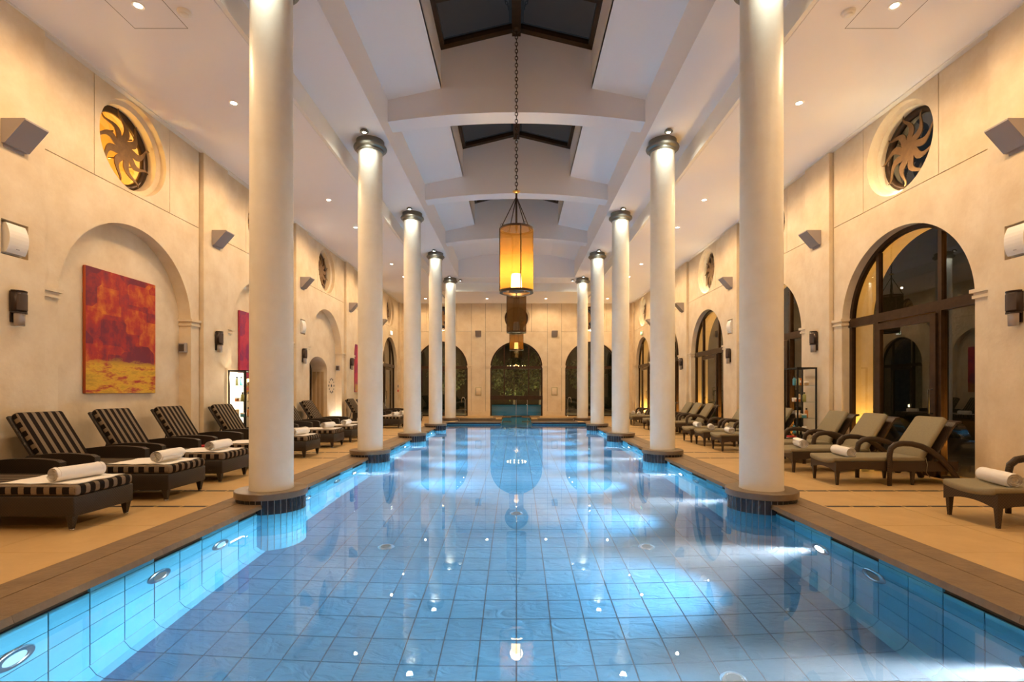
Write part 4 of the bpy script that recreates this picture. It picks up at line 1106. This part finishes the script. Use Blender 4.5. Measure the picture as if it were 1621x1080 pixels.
# ================================================================== LOUNGERS
def side_pick(nrm): return 1 if abs(nrm.y) > 0.75 else 0
def make_striped():
    t = thing('striped_lounger', '', 'sun lounger', (0,0,0), 0, 'striped wicker loungers along the painting wall')
    hw = 0.375
    rbox('wicker_body', 0.0, 1.93, -hw, hw, 0.135, 0.335, 0.015, M['wicker'], t, seg=2)
    leg = MB(); leg.hexa([(-0.016,-0.016,0.012),(0.016,-0.016,0.012),(0.016,0.016,0.012),(-0.016,0.016,0.012),(-0.034,-0.034,0.14),(0.034,-0.034,0.14),(0.034,0.034,0.14),(-0.034,0.034,0.14)])
    leg_me = leg.mesh('leg', M['wicker']); cap_me = MB().lathe([(0.0, 0.0), (0.02, 0.0), (0.022, 0.014), (0.0, 0.014)], 10).mesh('foot_cap', M['steel'])
    for x in (0.055, 0.97, 1.87):
        for s_ in (-1, 1):
            l = link('leg', leg_me, t, (x, s_*(hw - 0.04), 0)); link('foot_cap', cap_me, l)
    rbox('seat_cushion', -0.01, 1.60, -hw + 0.01, hw - 0.01, 0.335, 0.44, 0.035, [M['stripe'], M['stripe_side']], t, pick=side_pick)
    ang = radians(58)
    b = rbox('back_cushion', 0.0, 0.76, -hw + 0.045, hw - 0.045, 0.012, 0.105, 0.035, [M['stripe'], M['stripe_side']], t, pick=side_pick, loc=(1.60, 0, 0.40), rot=(0, -ang, 0))
    rbox('back_panel', -0.05, 0.76, -hw + 0.03, hw - 0.03, -0.03, 0.012, 0.01, M['wicker'], t, seg=1, loc=(1.60, 0, 0.40), rot=(0, -ang, 0))
    mb = MB()
    for s_ in (-1, 1): mb.tube([(1.80, s_*0.22, 0.70), (1.89, s_*0.22, 0.33)], 0.012, 6)
    mb.build('back_strut', M['black'], t)
    prof = [(0.83, 0.16), (0.83, 0.555)] + [(0.83 + 0.86*q, 0.555 + 0.045*sin(pi*(0.12 + 0.88*q)*0.95)) for q in (0.06, 0.2, 0.35, 0.5, 0.65, 0.8, 0.95)] + [(1.70, 0.53), (1.70, 0.16)]
    for s_ in (-1, 1):
        a = MB(); y0, y1 = sorted((s_*hw, s_*(hw + 0.085))); a.extrude(prof, 'y', y0, y1); a.build('arm_panel', M['wicker'], t)
    return t
def make_rattan():
    t = thing('rattan_lounger', '', 'sun lounger', (0,0,0), 0, 'brown rattan loungers with taupe cushions along the glass door wall')
    hw = 0.315
    n = 14
    for s_ in (-1, 1):    # side aprons with a curved underside
        top = [(0.041 + 1.709*i/n, 0.345) for i in range(n + 1)]
        bot = [(0.041 + 1.709*i/n, 0.20 + 0.035*sin(pi*min(1, i/6.0)) ) for i in range(n, -1, -1)]
        a = MB(); y0, y1 = sorted((s_*hw, s_*(hw - 0.035))); a.extrude(top + bot, 'y', y0, y1); a.build('side_apron', M['rattan'], t)
    # front apron, sagging in the middle
    a = MB(); k = 12
    top = [(-hw + 2*hw*i/k, 0.345 - 0.045*(1 - (2*i/k - 1)**2)) for i in range(k + 1)]
    bot = [(hw - 2*hw*i/k, 0.18 + 0.06*(1 - (2*i/k - 1)**2)) for i in range(k + 1)]
    a.extrude(top + bot, 'x', 0.0, 0.04); a.build('front_apron', M['rattan'], t)
    MB().box(0.03, 1.75, -hw + 0.03, hw - 0.03, 0.29, 0.335).build('seat_deck', M['rattan'], t)
    leg = MB(); leg.hexa([(-0.014,-0.014,0),(0.014,-0.014,0),(0.014,0.014,0),(-0.014,0.014,0),(-0.03,-0.026,0.25),(0.03,-0.026,0.25),(0.03,0.026,0.25),(-0.03,0.026,0.25)])
    me = leg.mesh('leg', M['rattan'])
    for x in (0.038, 1.12):
        for s_ in (-1, 1): link('leg', me, t, (x, s_*(hw - 0.035), 0))
    # seat cushion: follows the sag at the foot
    c = rbox('seat_cushion', -0.03, 1.30, -hw + 0.01, hw - 0.01, 0.335, 0.405, 0.028, M['taupe'], t)
    bm = bmesh.new(); bm.from_mesh(c.data)
    bmesh.ops.subdivide_edges(bm, edges=[e for e in bm.edges if e.calc_length() > 0.3], cuts=7, use_grid_fill=True)
    for v in bm.verts:
        f = max(0, 1 - max(v.co.x, 0)/0.5)
        v.co.z -= 0.042*f*(1 - (v.co.y/hw)**2)
    bm.to_mesh(c.data); bm.free()
    for p in c.data.polygons: p.use_smooth = True
    ang = radians(57)
    o = rbox('back_cushion', 0.0, 0.72, -hw + 0.01, hw - 0.01, 0.0, 0.075, 0.036, M['taupe'], t, loc=(1.27, 0, 0.345), rot=(0, -ang, 0))
    # rounded head of the cushion
    for v in o.data.vertices:
        if v.co.x > 0.62:
            q = (v.co.x - 0.62)/0.10; v.co.y *= 1 - 0.22*q*q
    # back frame: rattan shell behind the cushion, rolling over at the top
    pts = [(1.30, 0.26), (1.42, 0.43), (1.55, 0.64), (1.66, 0.83), (1.72, 0.905), (1.80, 0.925)]
    sh = MB()
    th = 0.028
    for (p, q) in zip(pts[:-1], pts[1:]):
        d = Vector((q[0]-p[0], q[1]-p[1])).normalized(); nn = Vector((d.y, -d.x))*th
        sh.hexa([(p[0],-hw,p[1]),(p[0]+nn.x,-hw,p[1]+nn.y),(p[0]+nn.x,hw,p[1]+nn.y),(p[0],hw,p[1]),(q[0],-hw,q[1]),(q[0]+nn.x,-hw,q[1]+nn.y),(q[0]+nn.x,hw,q[1]+nn.y),(q[0],hw,q[1])])
    sh.build('back_shell', M['rattan'], t)
    curve = [(0.745, 0.0), (0.745, 0.22), (0.745, 0.44), (0.765, 0.535), (0.83, 0.59), (0.93, 0.607), (1.06, 0.60), (1.20, 0.565), (1.34, 0.495), (1.47, 0.395), (1.59, 0.27), (1.69, 0.13), (1.75, 0.0)]
    for s_ in (-1, 1):
        a = MB(); a.tube([(x, s_*(hw + 0.03), z) for x, z in curve], [0.026, 0.028, 0.032] + [0.034]*7 + [0.034, 0.036, 0.036], 8, sq=(1.25, 0.75), up=(0, 1, 0)); a.build('arm', M['rattan'], t)
    mb = MB()
    for s_ in (-1, 1): mb.tube([(1.28, s_*(hw + 0.005), 0.40), (1.30, s_*(hw + 0.012), 0.30), (1.28, s_*(hw + 0.015), 0.19), (1.33, s_*(hw + 0.02), 0.12)], 0.006, 5)
    mb.build('cushion_tie', M['taupe'], t)
    return t

def towel_roll_mesh():
    # spiral roll: axis along Y
    mb = MB(); n = 40; turns = 3.2; R0, R1 = 0.012, 0.080; L = 0.245
    prof = []
    for i in range(int(n*turns) + 1):
        a = 2*pi*i/n; r = R0 + (R1 - R0)*(a/(2*pi*turns))
        prof.append((r*cos(a), r*sin(a)))
    th = 0.009
    k = len(prof); vs_ = []
    ysn = [-L, -L + 0.012, -L*0.4, L*0.4, L - 0.012, L]
    m = len(ysn)
    for j, yv in enumerate(ysn):
        sc = 0.965 if j in (0, m - 1) else 1.0
        wob = 0.002*sin(j*2.1)
        for (x, z) in prof: vs_.append((x*sc, yv, z*sc + wob))
    fs = [(j*k+i, j*k+i+1, (j+1)*k+i+1, (j+1)*k+i) for j in range(m-1) for i in range(k-1)]
    mb.add(vs_, fs, 0, True)
    # filled ends just inside the rim
    e = n
    for yv in (-L + 0.035, L - 0.035):
        mb.add([(0.071*cos(2*pi*i/24), yv, 0.071*sin(2*pi*i/24)) for i in range(24)], [tuple(range(24))])
    return mb.mesh('towel_roll', M['towel'])
ROLL = towel_roll_mesh()
def sheet_mesh():
    mb = MB(); nx, ny = 12, 10; vs_ = []
    for i in range(nx + 1):
        for j in range(ny + 1):
            x = 0.03 + 0.78*i/nx; y = -0.30 + 0.60*j/ny
            vs_.append((x + 0.02*sin(j*1.3)*(1 if i in (0, nx) else 0), y + 0.015*sin(i*1.1)*(1 if j in (0, ny) else 0), 0.4425 + 0.002*sin(i*2.0 + j)))
    fs = [(i*(ny+1)+j, (i+1)*(ny+1)+j, (i+1)*(ny+1)+j+1, i*(ny+1)+j+1) for i in range(nx) for j in range(ny)]
    mb.add(vs_, fs, 0, True)
    nv = len(vs_)
    mb.add([(v[0], v[1], v[2] + 0.006) for v in vs_], fs, 0, True)
    return mb.mesh('flat_towel', M['towel'])
SHEET = sheet_mesh()

LD = [5.25, 6.58, 7.83, 9.12, 10.62, 12.4, 13.7, 15.0, 18.85, 20.1, 21.4, 22.6]
proto = make_striped()
for i, y in enumerate(LD):
    o = proto if i == 0 else copy_tree(proto)
    nth = NTH[len(LD) - i]
    x0 = (-4.34 if any(abs(y - b) < 1.0 for b in BAY) else -4.27) + random.uniform(-0.012, 0.012)
    o.location = (x0, y, 0); o.rotation_euler.z = pi + random.uniform(-0.012, 0.012)
    o['label'] = 'black and tan striped wicker lounger, %s in its row from the end wall' % nth
    s_ = link('flat_towel', SHEET, None, (x0, y, 0), (0, 0, pi)); tag(s_, 'flat white towel spread on the %s striped lounger from the end wall' % nth, 'towel', 'flat towels on the striped loungers')
    r = link('rolled_towel', ROLL, None, (x0 - 0.23 - random.uniform(0, 0.06), y - 0.02, 0.450 + 0.078), (0, random.uniform(0, 6), pi + random.uniform(-0.2, 0.05))); tag(r, 'white rolled towel on the %s striped lounger from the end wall' % nth, 'towel', 'rolled towels on the striped loungers')
RD = [5.26, 7.58, 8.72, 9.78, 11.66, 12.75, 13.67, 16.2, 17.2, 18.12, 20.27, 21.3, 22.35]
proto = make_rattan()
for i, y in enumerate(RD):
    o = proto if i == 0 else copy_tree(proto)
    nth = NTH[len(RD) - i]
    x0 = (4.73 if i == 0 else 4.61) + random.uniform(-0.02, 0.02)
    o.location = (x0, y, 0); o.rotation_euler.z = random.uniform(-0.015, 0.015)
    o['label'] = 'brown rattan lounger with taupe cushions, %s in its row from the end wall' % nth
    r = link('rolled_towel', ROLL, None, (x0 + 0.30, y - 0.01, 0.385 + 0.078), (0, random.uniform(0, 6), random.uniform(-0.3, -0.1))); tag(r, 'white rolled towel on the %s rattan lounger from the end wall' % nth, 'towel', 'rolled towels on the rattan loungers')

# low side tables with magazines between loungers
def side_table(x, y, lab, mlab, m):
    t = thing('side_table', lab, 'table', (x, y, 0))
    rbox('table_top', -0.19, 0.19, -0.155, 0.155, 0.385, 0.41, 0.006, M['wicker'], t, seg=1)
    lg = MB().box(-0.018, 0.018, -0.018, 0.018, 0, 0.386).mesh('leg', M['wicker'])
    for a in (-0.16, 0.16):
        for b in (-0.13, 0.13): link('leg', lg, t, (a, b, 0))
    mg = thing('magazine_stack', mlab, 'magazines', (x, y, 0.411), 0.2)
    for i in range(3): rbox('magazine', -0.10, 0.10, -0.14, 0.14, i*0.012, i*0.012 + 0.011, 0.002, [M['towel'], m, m][i], mg, seg=1, rot=(0, 0, 0.12*i))
side_table(-5.25, 8.475, 'small dark side table between striped loungers under the red painting', 'red magazines on the small table between striped loungers', M['red_paper'])
side_table(5.55, 10.35, 'small dark side table beside the glass display shelf', 'red magazines on the small table by the glass display shelf', M['red_paper'])

# ================================================================== DISPLAY SHELVES
def display_shelf(x0, x1, y0, y1, H, lab, glow, name_side):
    t = thing('display_shelf', lab, 'shelf', ((x0+x1)/2, (y0+y1)/2, 0))
    hx, hy = (x1-x0)/2, (y1-y0)/2
    pm = MB().box(-0.014, 0.014, -0.014, 0.014, 0, H).mesh('post', M['black'])
    for a in (-1, 1):
        for b in (-1, 1): link('post', pm, t, (a*(hx - 0.014), b*(hy - 0.014), 0))
    mb = MB()
    for a in (-1, 1):
        mb.box(-hx, hx, a*(hy - 0.014) - 0.013, a*(hy - 0.014) + 0.013, H - 0.03, H); mb.box(a*(hx - 0.014) - 0.013, a*(hx - 0.014) + 0.013, -hy, hy, H - 0.03, H)
        mb.box(-hx, hx, a*(hy - 0.014) - 0.013, a*(hy - 0.014) + 0.013, 0.10, 0.13); mb.box(a*(hx - 0.014) - 0.013, a*(hx - 0.014) + 0.013, -hy, hy, 0.10, 0.13)
    mb.build('rail', M['black'], t)
    levels = (0.45, 0.79, 1.13, 1.48)
    for z in levels: MB().box(-hx + 0.004, hx - 0.004, -hy + 0.004, hy - 0.004, z - 0.008, z).build('glass_shelf', M['shelf_glass'], t)
    if glow:
        sg = -1 if x0 < 0 else 1
        MB().box(sg*hx - 0.004*sg - 0.006, sg*hx - 0.004*sg + 0.006, -hy + 0.03, hy - 0.03, 0.14, H - 0.04).build('lit_back_panel', M['shelf_glow'], t)
        point('shelf_glow', (-sg*0.02, 0, 1.65), 10, (1.0, 0.85, 0.62), 0.05, t)
    cx_, cy_ = (x0+x1)/2, (y0+y1)/2
    cols = [('pale green', (0.55, 0.60, 0.32)), ('white', (0.85, 0.80, 0.72)), ('tan', (0.60, 0.42, 0.24)), ('blue', (0.10, 0.38, 0.50)), ('orange', (0.62, 0.22, 0.05)), ('olive', (0.30, 0.30, 0.08))]
    spots = [(-0.11, -0.12), (0.02, -0.13), (0.11, -0.05), (-0.10, 0.04), (0.04, 0.10)]
    used = {}
    lv_nm = {0: 'lowest', 1: 'second', 2: 'third', 3: 'top'}
    for li, z in enumerate(levels):
        for si, (ax, ay) in enumerate(spots):
            if (li + si) % 5 == 4: continue
            cn, cc = cols[(li*2 + si) % len(cols)]
            key = 'cosmetic_' + cn.replace(' ', '_')
            if key not in M: M[key] = mat(key, cc, 0.35)
            kind = (li + si) % 3
            px_, py_ = cx_ + ax, cy_ + ay
            loc = (px_, py_, z)
            if kind == 0:
                b = thing('cosmetic_bottle', '%s bottle with dark cap on the %s glass shelf, %s' % (cn, lv_nm[li], name_side), 'bottle', loc)
                MB().lathe([(0.0, 0.0), (0.032, 0.0), (0.034, 0.02), (0.034, 0.14), (0.015, 0.165), (0.012, 0.175)], 16).build('bottle_body', M[key], b)
                MB().lathe([(0.017, 0.17), (0.017, 0.205), (0.0, 0.205)], 12).build('cap', M['black'], b)
            elif kind == 1:
                b = thing('product_box', '%s upright box on the %s glass shelf, %s' % (cn, lv_nm[li], name_side), 'box', loc)
                rbox('carton', -0.035, 0.035, -0.03, 0.03, 0, 0.16, 0.004, M[key], b, seg=1); MB().box(-0.0365, -0.035, -0.02, 0.02, 0.06, 0.11).build('print_band', M['white_plastic'], b); MB().box(-0.02, 0.02, -0.0315, -0.03, 0.06, 0.11).build('print_band', M['white_plastic'], b)
            else:
                b = thing('cream_jar', '%s cream jar on the %s glass shelf, %s' % (cn, lv_nm[li], name_side), 'jar', loc)
                MB().lathe([(0.0, 0.0), (0.042, 0.0), (0.045, 0.012), (0.045, 0.06)], 16).build('jar_body', M[key], b); MB().lathe([(0.047, 0.058), (0.047, 0.085), (0.0, 0.088)], 16).build('lid', M['white_plastic'], b)
display_shelf(5.90, 6.32, 10.62, 11.16, 1.86, 'black framed glass display shelf against the glass door wall', False, 'door wall shelf')
display_shelf(-6.34, -5.95, 11.11, 11.75, 1.82, 'brightly lit black framed display shelf on the painting wall side', True, 'lit shelf')

# ================================================================== OUTSIDE
def leaf_mass(c, r, n, size, m, name='foliage', parent=None, squash=(1,1,1)):
    mb = MB()
    for i in range(n):
        u = random.gauss(0,1), random.gauss(0,1), random.gauss(0,1); l = sqrt(sum(q*q for q in u)) or 1
        rr = r*random.uniform(0.55, 1.0)
        p = Vector((c[0]+u[0]/l*rr*squash[0], c[1]+u[1]/l*rr*squash[1], c[2]+u[2]/l*rr*squash[2]))
        a = Vector((random.gauss(0,1), random.gauss(0,1), random.gauss(0,1))).normalized(); b = a.orthogonal().normalized()
        s_ = size*random.uniform(0.6, 1.3)
        mb.add([p - a*s_, p + b*s_*0.45, p + a*s_, p - b*s_*0.45], [(0,1,2,3)])
    o = mb.build(name, m, parent); o['kind'] = 'stuff'; return o
for i, y in enumerate((7.2, 12.0, 17.0, 21.5)):
    t = thing('terrace_shrub', 'clipped green shrub on the terrace outside the %s glass door from the end wall' % NTH[5 - i], 'shrub', (8.3, y, 0), 0, 'shrubs on the terrace')
    leaf_mass((0, 0, 0.62), 0.52, 420, 0.06, M['leaf'], parent=t, squash=(0.7, 1.2, 0.8))
    MB().tube([(0, 0, -0.02), (0.02, 0, 0.3), (0, 0.02, 0.6)], [0.03, 0.025, 0.015], 6).build('stem', M['bark'], t)
    point('garden_light', (-0.4, -0.5, 0.5), 3, (1.0, 0.75, 0.25), 0.05, t)
for i, (x, y, h, r) in enumerate(((-1.9, 33, 2.7, 1.3), (1.6, 35, 3.0, 1.5), (-0.2, 38, 2.4, 1.6), (-4.6, 33, 2.6, 1.3), (4.6, 33, 2.6, 1.3))):
    lab = ['leafy garden tree beyond the middle arch, painting wall half', 'leafy garden tree beyond the middle arch, door wall half', 'leafy garden tree deep behind the middle arch', 'leafy garden tree beyond the end door next to the painting wall', 'leafy garden tree beyond the end door next to the glass door wall'][i]
    t = thing('garden_tree', lab, 'tree', (x, y, -0.14), 0, 'trees beyond the end wall')
    leaf_mass((0, 0, h), r, 900, 0.11, M['leaf'], parent=t)
    MB().tube([(0, 0, 0), (0.05, 0, h*0.5), (0, 0.05, h)], [0.09, 0.07, 0.03], 8).build('trunk', M['bark'], t)
    g_ = point('tree_uplight', (0.3, -1.2, 0.6), 170, (1.0, 0.85, 0.45), 0.08, t)
# outdoor pool water beyond the middle arch
t = MB().box(-1.5, 1.5, YE + 0.63, YE + 4.5, -0.13, -0.10).build('outdoor_water', M['plain_water']); tag(t, 'lit blue water of the outdoor pool beyond the middle arch', 'water', None, 'stuff')
t = MB().box(-1.6, 1.6, YE + 2.4, YE + 2.5, -0.14, 0.55).build('added_glow_panel', M['pool_wall_tile']); tag(t, 'added tiled panel catching a blue glow beyond the middle arch', 'wall', None, 'structure')  # panel added to catch blue light behind the glass flaps
t = thing('added_glow_lamp', 'added strip lamp for the blue glow beyond the middle arch', 'pool lamp', (0, YE + 1.75, -0.10))  # lamp added to grade the panel blue, brighter towards the water
MB().box(-1.3, 1.3, -0.03, 0.03, 0, 0.03).build('housing', M['steel'], t); MB().box(-1.28, 1.28, -0.02, 0.02, 0.03, 0.034).build('lens', M['frost'], t)
for xx in (-0.9, 0, 0.9): spot('outdoor_glow', (xx, 0, 0.06), (0, 1, 0.25), 4.0, (0.35, 0.85, 1.0), 120, 0.9, 0.05, t)
gw = MB().box(-16, 16, 42.0, 42.4, -0.4, 7.0).build('garden_backdrop', M['backdrop']); tag(gw, 'tall dark hedge added to darken the view beyond the end wall', 'backdrop', None, 'structure')  # unseen backdrop added to keep the bluish dusk out of the arches
gw = MB().box(13.0, 13.4, YB, 42.0, -0.4, 7.0).build('terrace_backdrop', M['backdrop']); tag(gw, 'tall dark hedge added to darken the view outside the glass doors', 'backdrop', None, 'structure')  # second added backdrop, keeps the world colour out of the side doors
# ring chandelier beyond the glass
t = thing('ring_chandelier', 'ring of small bulbs glowing behind the middle arch glass', 'chandelier', (0, 33.0, 2.93))
pts = [(0.62*cos(2*pi*i/28), 0.62*sin(2*pi*i/28), 0) for i in range(29)]
MB().tube(pts, 0.015, 6).build('ring', M['bronze'], t)
bulb = MB().lathe([(0.0, 0.0), (0.025, 0.02), (0.03, 0.05), (0.0, 0.09)], 8).mesh('bulb', M['glow_bulb'])
for i in range(14): link('bulb', bulb, t, (0.62*cos(2*pi*i/14), 0.62*sin(2*pi*i/14), 0.0))
mb = MB()
for i in range(3): mb.tube([(0.62*cos(2*pi*i/3), 0.62*sin(2*pi*i/3), 0), (0, 0, 0.8)], 0.006, 5)
mb.tube([(0, 0, 0.8), (0, 0, 3.0)], 0.008, 5); mb.build('hanging_rod', M['chain'], t)
